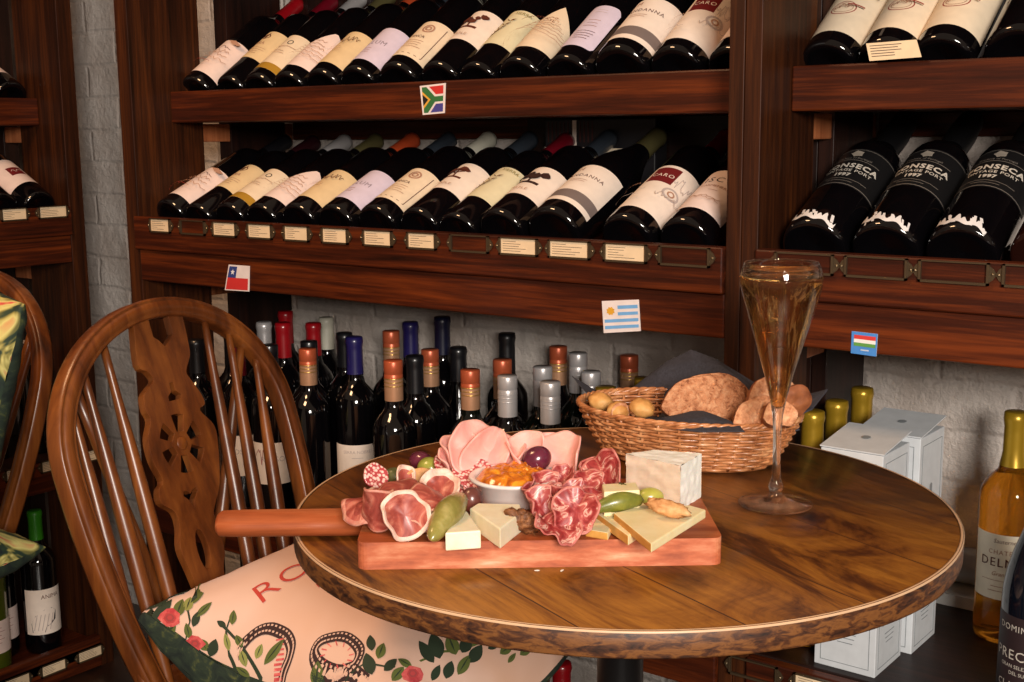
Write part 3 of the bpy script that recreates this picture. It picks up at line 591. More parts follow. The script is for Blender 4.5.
# things behind the middle row
m = MB(); bm_ = plain('black_patterned_box', (22, 20, 24), .5)
R = thing('gift_box', 'black box with white stripes behind the tilted bottles, under the upper shelf', 'box')
m.box(-1.235, -1.02, 1.735, 1.773, -.185, .018, bm_); m.build('box_body', R, bevel=.002)
m = MB()
for k in range(12): m.box(-1.228+k*.008, -1.226+k*.008, 1.7342, 1.735, -.02, .014, plain('rust_pattern', (70, 30, 26), .6))
m.box(-1.178, -1.170, 1.7338, 1.735, -.03, .016, ivory); m.box(-1.234, -1.125, 1.7336, 1.735, -.075, -.028, ivory); m.box(-1.12, -1.05, 1.7336, 1.735, -.08, -.03, cream)
for cx in (-1.222, -1.19): m.add([(cx-.008, 1.733, -.06), (cx+.008, 1.733, -.06), (cx, 1.733, -.036)], [(0, 1, 2)], redp)
m.build('printed_panel', R)
# leaning price card upper right shelf
A = [onY(866, 43.5, 1.478), onY(916.5, 39.5, 1.478), onY(921.5, 57, 1.474), onY(869.5, 61, 1.474)]
m = MB(); vs = [tuple(a) for a in A]+[(a.x, a.y+.0008, a.z) for a in A]; m.add(vs, [(0, 1, 2, 3), (7, 6, 5, 4), (0, 4, 5, 1), (1, 5, 6, 2), (2, 6, 7, 3), (3, 7, 4, 0)], card_m)
for k in range(5):
    a = A[0].lerp(A[3], .18+.15*k); b_ = A[1].lerp(A[2], .18+.15*k); c0 = a.lerp(b_, .06); c1 = a.lerp(b_, .5+.3*random.random()); d = Vector((0, -.0004, 0)); u = Vector((0, 0, .0008))
    m.add([c0+d, c1+d, c1+d+u, c0+d+u], [(0, 1, 2, 3)], ink)
tag(m.build('price_card'), 'cream price card leaning on the second bottle of the upper right shelf', 'card')

# flag stickers
def sticker(label, quad, art, Y):
    """quad: 4 corners in (x,z) from top-left clockwise; art: list of (poly in 0..1, colour)"""
    m = MB(); white = plain('sticker_white', (228, 216, 214), .5)
    def Pq(u, v, off): # v down
        a = Vector(quad[0]).lerp(Vector(quad[1]), u); b_ = Vector(quad[3]).lerp(Vector(quad[2]), u); c = a.lerp(b_, v); return Vector((c[0], Y-off, c[1]))
    sq = [(0, 0), (1, 0), (1, 1), (0, 1)]
    vs = [Pq(u, v, .0006) for u, v in sq]+[Pq(u, v, 0) for u, v in sq]
    m.add(vs, [(0, 3, 2, 1), (4, 5, 6, 7), (0, 1, 5, 4), (1, 2, 6, 5), (2, 3, 7, 6), (3, 0, 4, 7)], white)
    for i, (pl, col) in enumerate(art):
        m.add([Pq(u, v, .0008+.0001*i) for u, v in pl], [tuple(range(len(pl)))], plain('flag_%d_%d_%d' % col, col, .5))
    tag(m.build('flag_sticker'), label, 'sticker')
def qd(pts, Y): return [(onY(x, y, Y).x, onY(x, y, Y).z) for x, y in pts]
sticker('small South African flag sticker on the upper shelf lip', qd([(420, 86), (446, 83), (445, 113), (423, 115)], 1.4845),
        [([(.08, .06), (.92, .06), (.92, .94), (.08, .94)], (228, 216, 214)), ([(.36, .06), (.92, .06), (.92, .34), (.62, .34)], (198, 48, 44)), ([(.36, .94), (.92, .94), (.92, .66), (.62, .66)], (70, 66, 140)),
         ([(.08, .06), (.26, .06), (.58, .41), (.92, .41), (.92, .59), (.58, .59), (.26, .94), (.08, .94), (.08, .8), (.40, .5), (.08, .2)], (52, 110, 60)), ([(.08, .2), (.40, .5), (.08, .8), (.08, .7), (.30, .5), (.08, .3)], (222, 164, 60)), ([(.08, .3), (.30, .5), (.08, .7)], (28, 26, 28))], 1.4845)
sticker('small Chilean flag sticker on the middle fascia, above the chair', qd([(229, 264.5), (250, 266), (249.5, 291.5), (225, 290)], 1.3995),
        [([(.04, .5), (.94, .5), (.94, .96), (.04, .96)], (202, 52, 50)), ([(.06, .06), (.42, .06), (.40, .5), (.04, .5)], (52, 66, 128)), ([(.24+.1*cos(a*pi/5-pi/2)*(1 if a % 2 == 0 else .45), .28+.12*sin(a*pi/5-pi/2)*(1 if a % 2 == 0 else .45)) for a in range(10)], (232, 232, 236))], 1.3995)
sticker('Uruguayan flag sticker on the middle fascia, above the bread basket', qd([(602, 301), (639, 299.5), (641, 331), (604, 333)], 1.3995),
        [([(.42, .16+.0), (.96, .16), (.96, .27), (.42, .27)], (112, 168, 220)), ([(.42, .37), (.96, .37), (.96, .47), (.42, .47)], (112, 168, 220)), ([(.05, .58), (.96, .58), (.96, .68), (.05, .68)], (112, 168, 220)), ([(.05, .78), (.96, .78), (.96, .88), (.05, .88)], (112, 168, 220)), ([(.23+.12*cos(a*pi/8)*(1 if a % 2 else .75), .32+.14*sin(a*pi/8)*(1 if a % 2 else .75)) for a in range(16)], (216, 160, 50))], 1.3995)
sticker('blue Hungarian flag sticker on the right fascia', qd([(852, 331), (878, 334), (876.5, 356.5), (851, 353)], 1.3995),
        [([(0, 0), (1, 0), (1, 1), (0, 1)], (70, 134, 206)), ([(.1, .14), (.94, .14), (.94, .32), (.1, .32)], (206, 60, 56)), ([(.1, .32), (.94, .32), (.94, .48), (.1, .48)], (232, 230, 226)), ([(.1, .48), (.94, .48), (.94, .64), (.1, .64)], (92, 150, 72)), ([(.38, .76), (.7, .76), (.7, .82), (.38, .82)], (190, 200, 214))], 1.3995)
# tiny screws on posts

# ------------------------------------------------------------------ table
ZT = -.375; TC = Vector((-.649, 1.042, 0)); TR = .329
ga = atan2(.047, -.121)     # direction of the grain on the top
tm, nt, b = new('rustic_table_top')
v = mapping(nt, (1, 1, 1), (0, 0, -ga)); vs_ = nt.nodes.new('ShaderNodeMapping'); vs_.inputs['Scale'].default_value = (2.3, 5.6, 5.6); nt.links.new(v, vs_.inputs['Vector'])
f1 = tex(nt, vs_.outputs[0], 1.9, 7, .68, 1.3)
vf = nt.nodes.new('ShaderNodeMapping'); vf.inputs['Scale'].default_value = (8, 150, 150); nt.links.new(v, vf.inputs['Vector']); f2 = tex(nt, vf.outputs[0], 1, 5, .7, .5)
c1 = ramp(nt, f1, [(.30, (32, 15, 7)), (.42, (78, 40, 14)), (.50, (124, 73, 24)), (.60, (152, 96, 33)), (.74, (116, 66, 24))])
c2 = ramp(nt, f2, [(.3, (190, 182, 174)), (.5, (232, 230, 226)), (.7, (255, 255, 255))])
mx = nt.nodes.new('ShaderNodeMix'); mx.data_type = 'RGBA'; mx.blend_type = 'MULTIPLY'; mx.inputs['Factor'].default_value = .9
nt.links.new(c1, mx.inputs['A']); nt.links.new(c2, mx.inputs['B'])
sx = nt.nodes.new('ShaderNodeSeparateXYZ'); nt.links.new(v, sx.inputs[0])
wv = nt.nodes.new('ShaderNodeMath'); wv.operation = 'PINGPONG'; wv.inputs[1].default_value = .055; nt.links.new(sx.outputs['Y'], wv.inputs[0])
lt = nt.nodes.new('ShaderNodeMath'); lt.operation = 'LESS_THAN'; lt.inputs[1].default_value = .0008; nt.links.new(wv.outputs[0], lt.inputs[0])
m2 = nt.nodes.new('ShaderNodeMix'); m2.data_type = 'RGBA'; nt.links.new(lt.outputs[0], m2.inputs['Factor']); nt.links.new(mx.outputs['Result'], m2.inputs['A']); m2.inputs['B'].default_value = lin((58, 30, 14))
nt.links.new(m2.outputs['Result'], b.inputs['Base Color'])
b.inputs['Roughness'].default_value = .36; b.inputs['Coat Weight'].default_value = .3; b.inputs['Coat Roughness'].default_value = .22
bump(nt, b, f2, .15, .0006)
edge_m = speck('table_edge_band', [(.3, (26, 12, 8)), (.45, (74, 40, 20)), (.58, (120, 74, 34)), (.75, (88, 50, 24))], 1, .5, sc3=(60, 60, 190), detail=5, dist=.6)
R = thing('round_table', 'round bistro table with a rustic brown wood top in the centre', 'table', TC+Vector((0, 0, FL)))
h = ZT-FL
m = MB(); m.lathe([(0, h-.020), (TR-.003, h-.020), (TR-.003, h-.0015), (TR-.004, h), (0, h)], tm, 128, caps=False); m.build('tabletop', R)
m = MB(); m.lathe([(TR-.003, h-.0225), (TR-.0005, h-.0225), (TR, h-.021), (TR, h-.001), (TR-.0008, h+.0003), (TR-.003, h+.0003)], edge_m, 128, caps=False)
m.lathe([(TR-.0032, h+.0002), (TR-.0014, h+.0006), (TR+.0003, h-.0008), (TR+.0003, h-.0018)], plain('table_edge_lip', (206, 168, 132), .4), 128, caps=False); m.build('edge_band', R)
iron = plain('black_iron', (18, 17, 18), .45, metal=.3)
m = MB(); m.lathe([(0, .03), (.03, .03), (.03, .05), (.024, .07), (.024, h-.06), (.05, h-.0225), (0, h-.0225)], iron, 32, caps=False); m.build('column', R)
for k in range(4):
    m = MB(); a = k*pi/2+.5; m.tube([(.02*cos(a), .02*sin(a), .045), (.14*cos(a), .14*sin(a), .03), (.24*cos(a), .24*sin(a), .013)], [.017, .014, .012], iron, 10); m.build('foot', R)
m = MB(); m.box(-.11, .11, -.11, .11, h-.030, h-.0205, iron); m.build('mounting_plate', R, bevel=.002)
m = MB(); m.box(-.02, .02, -.15, .15, h-.05, h-.030, shelfwood('batten', 'Y'), Matrix.Rotation(.64, 4, 'Z')); m.build('brace', R, bevel=.002)

# ------------------------------------------------------------------ chairs
cw = wood('elm_chair_wood', (44, 20, 7), (96, 48, 17), (136, 77, 30), 'Z', rough=.36, coat=.28, fine=55, along=4)
LO_ = [(.0449, .4702), (.0552, .4211), (.0424, .4098), (.0364, .3973), (.0473, .3898), (.0607, .3802), (.0640, .3617), (.0610, .3469), (.0740, .3246), (.0760, .2956), (.0690, .2679), (.0791, .2584), (.0817, .2411), (.0639, .2245), (.0629, .2034), (.0715, .1762), (.0656, .1392), (.058, .08), (.056, 0)]
RI_ = [(-.0465, .4689), (-.0441, .4408), (-.0400, .4187), (-.0250, .3991), (-.0290, .3863), (-.0400, .3645), (-.0420, .3493), (-.0300, .3424), (-.0480, .3169), (-.0440, .2866), (-.0280, .2404), (-.0080, .2136), (-.002, .2028), (-.0030, .1763), (-.0020, .1498), (.0087, .128), (.012, .08), (.014, 0)]
def chair(label, loc, rot):
    """origin: back centre of the seat on the floor; +Y is where the sitter faces"""
    R = thing('wheelback_chair', label, 'chair', loc, (0, 0, rot), 'wheel-back wooden chairs')
    hs = -.70-FL; rk = .299
    def pl(x, hh, d=0): return Vector((x, -sin(rk)*hh+d*cos(rk), hs+cos(rk)*hh+d*sin(rk)))
    wf, wm_, hm, Hh = .161, .205, .314, .491
    lo = [(-(wm_-(wm_-wf)*(1-s/12)**2), s/12*hm) for s in range(12)]
    up = [(-wm_*cos(a*pi/32), hm+(Hh-hm)*sin(a*pi/32)) for a in range(33)]
    prof_ = lo+up+[(-x, y) for x, y in lo[::-1]]
    m = MB(); path = [pl(*q) for q in prof_]; nrm = pl(0, 0, 1)-pl(0, 0, 0)
    # moulded bow: rounded square section with two beads on the front
    sec = [(-.0125, -.013), (.0125, -.013), (.0135, -.009), (.0135, .006), (.0120, .0105), (.0095, .0118), (.0085, .0100), (.0065, .0135), (-.0060, .0140), (-.0085, .0105), (-.0100, .0120), (-.0125, .0105), (-.0138, .006), (-.0138, -.009)]
    vs = []; fs = []; n = len(path); q = len(sec)
    for i, p_ in enumerate(path):
        t = (path[min(i+1, n-1)]-path[max(i-1, 0)]).normalized(); side = t.cross(nrm).normalized()
        for a, b_ in sec: vs.append(p_+side*a+nrm*b_)
    for i in range(n-1):
        for k in range(q): fs.append((i*q+k, i*q+(k+1) % q, (i+1)*q+(k+1) % q, (i+1)*q+k))
    m.add(vs, fs, cw, True); m.build('hoop', R)
    for (xb, hb, xt, ht) in ((.182, 0, .173, .40), (.146, 0, .141, .436), (.108, 0, .098, .461), (-.030, 0, -.0905, .462), (-.062, 0, -.131, .438), (-.098, 0, -.174, .402)):
        m = MB(); a, b_ = pl(xb, hb), pl(xt, ht); N_ = 12
        m.tube([a.lerp(b_, k/N_) for k in range(N_+1)], [.0055+.0045*sin(pi*min(1, (k/N_)*1.15+.02))**.8 if k < N_ else .005 for k in range(N_+1)], cw, 12); m.build('spindle', R)
    for sx in (1, -1):
        m = MB(); a = Vector((sx*.02+.015, -.085, hs-.005)); b_ = pl(sx*.156, .415, -.006)
        m.tube([a.lerp(b_, k/6) for k in range(7)], [.007, .009, .0095, .0092, .008, .007, .006], cw, 12); m.build('brace', R)
    # splat with its wheel
    wc = (.0185, .307)
    outl = LO_+RI_[::-1]
    holes = [[(-.020, .50), (-.020, .452), (-.012, .446), (-.004, .438), (.004, .438), (.008, .448), (.016, .454), (.016, .50)]]
    holes.append([(.008+x, .375+y) for x, y in ((-.003, .014), (.003, .014), (.004, .002), (.012, -.004), (.012, -.010), (-.010, -.010), (-.012, -.005), (-.004, .002))])
    for k in range(6):
        a0 = k*pi/3+.12+.25; a1 = a0+pi/3-.46; r0, r1 = .017, .038
        seg = [(wc[0]+r1*cos(a0+(a1-a0)*j/6), wc[1]+r1*1.05*sin(a0+(a1-a0)*j/6)) for j in range(7)]
        am = (a0+a1)/2; seg += [(wc[0]+r0*cos(am+.35), wc[1]+r0*sin(am+.35)), (wc[0]+r0*cos(am-.35), wc[1]+r0*sin(am-.35))]
        holes.append(seg)
    holes.append([(.0285+x, .236+y) for x, y in ((0, -.014), (.005, -.004), (.013, .004), (.011, .010), (.004, .008), (0, .004), (-.004, .008), (-.011, .010), (-.013, .004), (-.005, -.004))])
    holes.append([(.034+.0105*sin(a*pi/8)*(1 if True else 0), .165+.028*cos(a*pi/8)) for a in range(16)])
    holes[0] = [(x, min(y, .4695)) for x, y in holes[0]]
    o2 = []
    # open the notch at the top edge by routing the outline through it
    top = [(-.0465, .478), (-.020, .478), (-.020, .452), (-.010, .444), (.0, .437), (.008, .447), (.016, .453), (.016, .478), (.0449, .478)]
    def smooth_(P, k=4):
        out_ = []
        for i in range(len(P)-1):
            p0, p1, p2, p3 = P[max(i-1, 0)], P[i], P[i+1], P[min(i+2, len(P)-1)]
            for j in range(k):
                t = j/k; out_.append(tuple(.5*(2*b1+(c1-a1)*t+(2*a1-5*b1+4*c1-d1)*t*t+(-a1+3*b1-3*c1+d1)*t**3) for a1, b1, c1, d1 in zip(p0, p1, p2, p3)))
        return out_+[P[-1]]
    outl = smooth_(LO_)+smooth_(RI_)[::-1]+top
    v2, f2_ = shape2d([outl]+holes[1:])
    m = MB(); vs = [pl(x, y, .0055) for x, y in v2]+[pl(x, y, -.0055) for x, y in v2]; n = len(v2)
    fs = list(f2_)+[tuple(i+n for i in reversed(f)) for f in f2_]
    from collections import Counter
    cnt = Counter()
    for f in f2_:
        for a, b_ in zip(f, f[1:]+f[:1]): cnt[(a, b_)] += 1
    for (a, b_) in cnt:
        if (b_, a) not in cnt: fs.append((b_, a, a+n, b_+n))
    m.add(vs, fs, cw); sp = m.build('splat', R, weld=True, bevel=.0012)
    m2_ = MB(); M = Matrix.Translation(pl(wc[0], wc[1], .0055)) @ Matrix.Rotation(pi/2+(-rk), 4, 'X').inverted() @ Matrix.Identity(4)
    Mz = Matrix((( 1, 0, 0, 0), (0, sin(rk)*0+cos(rk), 0, 0), (0, 0, 1, 0), (0, 0, 0, 1)))
    ctr = pl(wc[0], wc[1], .0055); ex = Vector((1, 0, 0)); ey = pl(0, 1)-pl(0, 0); ez = nrm
    RM = Matrix(((ex.x, ey.x, ez.x, ctr.x), (ex.y, ey.y, ez.y, ctr.y), (ex.z, ey.z, ez.z, ctr.z), (0, 0, 0, 1)))
    m2_.lathe([(0, .002), (.006, .0018), (.0085, .0008), (.0095, 0)], cw, 20, RM); m2_.build('rosette', sp)
    # seat: shaped slab
    m = MB()
    def seat_r(a):
        c_, s_ = cos(a), sin(a); k = (abs(c_)**3.2+abs(s_)**3.2)**(-1/3.2); return k
    prof_s = [(.0, 0, .0), (.6, 0, -.002), (.9, 0, .006), (.985, 0, .005), (1.0, 0, -.004), (.985, 0, -.020), (.93, 0, -.030), (.0, 0, -.030)]
    N_ = 48; vs = []
    for s_, _, z in prof_s:
        for k in range(N_):
            a = 2*pi*k/N_; kr = seat_r(a); wx = .215 if sin(a) > 0 else .195
            vs.append((s_*kr*wx*cos(a)+.012, .19+s_*kr*.215*sin(a), hs+z-(0 if s_ > .95 else 0)))
    fs = []
    for i in range(len(prof_s)-1):
        for k in range(N_): k2 = (k+1) % N_; fs.append((i*N_+k, i*N_+k2, (i+1)*N_+k2, (i+1)*N_+k))
    m.add(vs, fs, wood('elm_seat_wood', (56, 24, 9), (120, 60, 24), (158, 88, 40), 'Y', rough=.32, coat=.45, fine=40, along=3), True); m.build('seat', R)
    m = MB(); m.box(-.07, .10, -.10, .02, hs-.026, hs-.004, cw); m.build('bobtail', R, bevel=.01)
    legs = []
    for sx, sy in ((1, 1), (-1, 1), (1, -1), (-1, -1)):
        a = Vector((sx*.160+.008, .19+sy*.135, hs-.02)); b_ = Vector((sx*.208+.008, .19+sy*.20, 0)); legs.append((a, b_))
        rr = [.012, .016, .021, .024, .022, .014, .021, .014, .018, .022, .023, .021, .017, .013, .017, .013, .012]
        m = MB(); n = len(rr)-1; m.tube([a.lerp(b_, k/n) for k in range(n+1)], rr, cw, 16); m.build('leg', R)
    def at_(l, t): return l[0].lerp(l[1], t)
    for s0, s1 in ((0, 2), (1, 3)):
        m = MB(); a, b_ = at_(legs[s0], .55), at_(legs[s1], .55); m.tube([a.lerp(b_, k/8) for k in range(9)], [.008, .009, .011, .014, .015, .014, .011, .009, .008], cw, 12); m.build('stretcher', R)
    m = MB(); a = (at_(legs[0], .55)+at_(legs[2], .55))/2; b_ = (at_(legs[1], .55)+at_(legs[3], .55))/2; m.tube([a.lerp(b_, k/8) for k in range(9)], [.008, .009, .011, .014, .015, .014, .011, .009, .008], cw, 12); m.build('stretcher', R)
    return R
chair('polished wooden wheel-back chair drawn up to the round table', (-1.239, 1.052, FL), .147-pi/2)
chair('wooden wheel-back chair cut by the left photo edge', (-1.975, .991, FL), -1.464-pi/2)

# ------------------------------------------------------------------ cushions
fab, nt, b = new('pink_printed_cotton')
nn = tex(nt, mapping(nt, (1, 1, 1)), 5, 3); nt.links.new(ramp(nt, nn, [(.3, (214, 168, 140)), (.7, (226, 190, 172))]), b.inputs['Base Color'])
b.inputs['Roughness'].default_value = .75; b.inputs['Sheen Weight'].default_value = .2; bump(nt, b, tex(nt, mapping(nt, (1, 1, 1)), 500, 2), .15, .0004)
tealf = speck('teal_printed_cotton', [(.35, (22, 34, 30)), (.55, (40, 54, 40)), (.7, (92, 96, 48))], 28, .75, dist=2)
lf = [plain('leaf_print_green', (88, 98, 44), .75), plain('leaf_print_dark', (38, 52, 34), .75), plain('leaf_print_light', (140, 142, 76), .75)]
rose = speck('rose_print', [(.35, (176, 52, 60)), (.6, (214, 96, 92)), (.75, (232, 150, 134))], 90, .75)
chain_d = plain('chain_print', (52, 30, 30), .75); chain_l = plain('chain_print_light', (214, 172, 150), .75); redt = plain('red_lettering', (190, 62, 50), .75)
def pillow(size, th, seed, wr=.004, sag=0, thb=None, pinch=.055):
    def f(u, v, side=1):      # u,v in -1..1
        e = max(abs(u), abs(v)); k = (max(0, 1-u*u)**.5*max(0, 1-v*v)**.5)
        pin = 1-pinch*(1-abs(u*v))*(abs(u)**6+abs(v)**6)*.5
        z = -sag*(1-(u*v)**2)+(th if side > 0 else -(thb or th))*k**.72+wr*noise.noise(Vector((u*2.2+seed, v*2.2, side)))*k**.4+.0025*noise.noise(Vector((u*9+seed, v*9, side)))*(abs(u)**3+abs(v)**3)
        return Vector((u*size*pin, v*size*pin, z))
    return f
def pillow_mesh(f, top, bot, name, parent, mf=None):
    m = MB(); N_ = 48
    w = lambda t: sin(t*pi/2)
    m.grid(lambda a, b_: f(w(2*a-1), w(2*b_-1), 1), N_, N_, top, matfn=(lambda a, b_: mf(w(2*a-1), w(2*b_-1))) if mf else None); m.grid(lambda a, b_: f(w(1-2*a), w(2*b_-1), -1), N_, N_, bot)
    return m.build(name, parent, weld=True)
def decal(f, m, pts, mat, off, cx=None):
    """triangle-fan polygon on the cushion skin, finely divided"""
    c = Vector((sum(p[0] for p in pts)/len(pts), sum(p[1] for p in pts)/len(pts))) if cx is None else Vector(cx)
    n = len(pts); K = 4; vs = []; fs = []
    for q in range(K+1):
        for p_ in pts: w = c.lerp(Vector(p_), q/K); vs.append(f(w.x, w.y)+Vector((0, 0, off)))
    for q in range(K):
        for k in range(n): fs.append((q*n+k, q*n+(k+1) % n, (q+1)*n+(k+1) % n, (q+1)*n+k))
    m.add(vs, fs, mat, True)
def leaf(f, m, x, y, a, L_, w, mat, off=.0012):
    pts = []
    for k in range(9): t = k/8; pts.append((t*L_, w*sin(pi*t)**.8*(1-.3*t)))
    for k in range(7, 0, -1): t = k/8; pts.append((t*L_, -w*sin(pi*t)**.8*(1-.3*t)))
    ca, sa = cos(a), sin(a); decal(f, m, [(x+p*ca-q*sa, y+p*sa+q*ca) for p, q in pts], mat, off)
    if mat is lf[2] or mat is lf[0]:
        decal(f, m, [(x+p*ca-q*sa, y+p*sa+q*ca) for p, q in [(.1*L_, 0), (.5*L_, .12*w), (.92*L_, 0), (.5*L_, -.12*w)]], lf[1], off+.0004)
def strip(f, m, path, w, mat, off):
    n = len(path); vs = []
    for i, p_ in enumerate(path):
        t = (Vector(path[min(i+1, n-1)])-Vector(path[max(i-1, 0)])).normalized(); q = Vector((-t.y, t.x))*w/2
        for s_ in (-1, 1): c = Vector(p_)+q*s_; vs.append(f(c.x, c.y)+Vector((0, 0, off)))
    m.add(vs, [(2*i, 2*i+1, 2*i+3, 2*i+2) for i in range(n-1)], mat, True)
def branch(f, m, pts, seed, n=9, sz=.085):
    rr = random.Random(seed); path = []
    for k in range(25):
        t = k/24; a = Vector(pts[0]).lerp(Vector(pts[1]), t); b_ = Vector(pts[1]).lerp(Vector(pts[2]), t); path.append(tuple(a.lerp(b_, t)))
    strip(f, m, path, .010, lf[1], .0008)
    for k in range(n):
        i = int(2+22*k/(n-1))-1; p_ = path[i]; d = Vector(path[i+1])-Vector(p_) if i < 24 else Vector(p_)-Vector(path[i-1]); a = atan2(d.y, d.x)+(1 if k % 2 else -1)*(.9+.4*rr.random()) if k < n-1 else atan2(d.y, d.x)
        leaf(f, m, p_[0], p_[1], a, sz*(1.2+.6*rr.random()), sz*.42, lf[rr.choice((0, 0, 1, 2))], .0010+.0001*k)
def ringchain(f, m, path, seed):
    strip(f, m, path, .052, chain_d, .0010)
    n = len(path)
    for i in range(0, n-1):
        a = Vector(path[i]); t = (Vector(path[min(i+1, n-1)])-Vector(path[max(0, i-1)])).normalized(); q = Vector((-t.y, t.x))
        for s_ in (-1, 1):
            c = a+q*.012*s_; decal(f, m, [c+t*.007+q*.004, c-t*.007+q*.004, c-t*.007-q*.004, c+t*.007-q*.004], chain_l, .0016)
def rosefl(f, m, x, y, s, seed):
    rr = random.Random(seed)
    decal(f, m, [(x+s*cos(a*pi/5)*(.8+.4*rr.random()), y+s*.9*sin(a*pi/5)*(.8+.4*rr.random())) for a in range(10)], rose, .0022)
    for k in range(3): decal(f, m, [(x+s*(.2+.2*k)*cos(a*pi/4+k), y+s*(.2+.2*k)*sin(a*pi/4+k)) for a in range(6)], plain('rose_dark_%d' % (k % 2), (196-24*(k % 2), 74, 74), .75), .0028-.0002*k)
fa = .147-radians(5)
Fv = Vector((cos(fa), sin(fa), 0)); Sv = Vector((-sin(fa), cos(fa), 0))     # towards the table, away from the camera
cc = Vector((-1.225, .885, -.575))+Fv*.210+Sv*.192
R = thing('seat_cushion', 'pale pink cushion printed with leaves, roses and red letters on the wheel-back chair', 'cushion', cc, (0, -.02, atan2(Sv.y, Sv.x)))
# local x = Sv (text runs away from the camera), local y = -Fv (text top towards the chair back)
f = pillow(.210, .150, 3, sag=.075, thb=.045, pinch=-.02)
pillow_mesh(f, fab, tealf, 'cover', R, lambda a, b_: tealf if a < -.985 else fab)
Mc = Matrix.Translation(cc) @ Euler((0, -.02, atan2(Sv.y, Sv.x))).to_matrix().to_4x4()
def proj_(p_): return Vector((512+FPX*p_.dot(r2)/p_.dot(fwd), 341-FPX*p_.dot(u2)/p_.dot(fwd)))
TAB = [(proj_(Mc @ f(a/14, b_/14)), a/14, b_/14) for a in range(-13, 14) for b_ in range(-13, 14)]
def cuv(x, y):
    """which point (u, v) of the cushion skin is seen at a photo position"""
    best = min(((q_-Vector((x, y))).length, a, b_) for q_, a, b_ in TAB); u, v = best[1:]
    for _ in range(12):
        e = proj_(Mc @ f(u, v))-Vector((x, y)); du = (proj_(Mc @ f(u+.004, v))-Vector((x, y))-e)/.004; dv_ = (proj_(Mc @ f(u, v+.004))-Vector((x, y))-e)/.004
        det = du.x*dv_.y-du.y*dv_.x
        if abs(det) < 1e-6: break
        su = (e.x*dv_.y-e.y*dv_.x)/det; sv = (du.x*e.y-du.y*e.x)/det; k = min(1, .15/max(abs(su), abs(sv), 1e-9)); u = max(-.985, min(.985, u-su*k)); v = max(-.985, min(.985, v-sv*k))
    return Vector((u, v))
m = MB()
pR, pS, pU = cuv(259, 606), cuv(333, 560), cuv(249, 590)
ex_ = (pS-pR)/.80
ey_ = Vector((-ex_.y, ex_.x)).normalized()*ex_.length*1.0
vs, fs = text2d('ROSE', .40, 'LEFT', 0, -.003, 1.1)
m.add([f(*(pR+ex_*x+ey_*(y+.10)))+Vector((0, 0, .0014)) for x, y in vs], fs, redt)
m.build('title_lettering', R); m = MB()
pD = cuv(318, 589); vs, fs = text2d('DAYS', .10, 'LEFT', 0, -.001, 2.2)
m.add([f(*(pD+ex_*x+ey_*(y+.03)))+Vector((0, 0, .0014)) for x, y in vs], fs, redt)
m.build('small_lettering', R)
m = MB()
def lp(x0, y0, x1, y1, wd, k, off=.0014):
    d = Vector((x1-x0, y1-y0)); q = Vector((-d.y, d.x))*wd*.62; n_ = 8
    pts = [Vector((x0, y0))+d*(j/n_)+q*sin(pi*j/n_)**.8*(1.1-.3*j/n_) for j in range(n_+1)]+[Vector((x0, y0))+d*(j/n_)-q*sin(pi*j/n_)**.8*(1.1-.3*j/n_) for j in range(n_-1, 0, -1)]
    uv = [tuple(cuv(*p_)) for p_ in pts]; decal(f, m, uv, lf[k], off)
    if k != 1:
        pts = [Vector((x0, y0))+d*.1, Vector((x0, y0))+d*.5+q*.14, Vector((x0, y0))+d*.95, Vector((x0, y0))+d*.5-q*.14]; decal(f, m, [tuple(cuv(*p_)) for p_ in pts], lf[1], off+.0005)
def sp_(pts, w, mat, off): 
    q = [cuv(*p_) for p_ in pts]; path = []
    for i in range(len(q)-1):
        for t in range(5): path.append(tuple(q[i].lerp(q[i+1], t/5)))
    strip(f, m, path+[tuple(q[-1])], w, mat, off)
side_px = [(134, 612), (146, 618), (160, 630), (178, 646), (198, 660), (222, 670), (246, 676), (246, 690), (200, 690), (176, 672), (156, 650), (140, 630)]
for k in range(len(side_px)//2-1):
    quad_ = [side_px[k], side_px[k+1], side_px[-2-k], side_px[-1-k]]; decal(f, m, [tuple(cuv(*q_)) for q_ in quad_], lf[1], .0009)
def cp_(pts, seed):
    q = [cuv(*p_) for p_ in pts]; path = []
    for i in range(len(q)-1):
        p0, p1, p2, p3 = q[max(0, i-1)], q[i], q[i+1], q[min(len(q)-1, i+2)]
        for t in range(4):
            t /= 4; path.append(tuple(.5*(2*p1+(p2-p0)*t+(2*p0-5*p1+4*p2-p3)*t*t+(-p0+3*p1-3*p2+p3)*t**3)))
    ringchain(f, m, path, seed)
sp_([(236, 682), (229, 655), (226, 632), (232, 614)], .010, lf[1], .0010); sp_([(262, 682), (250, 660), (236, 640), (222, 626)], .010, lf[1], .0010); sp_([(186, 640), (190, 622), (186, 604)], .010, lf[1], .0010); sp_([(420, 662), (450, 652), (480, 643), (528, 640)], .010, lf[0], .0010); sp_([(345, 682), (365, 664), (395, 668)], .008, lf[1], .0010)
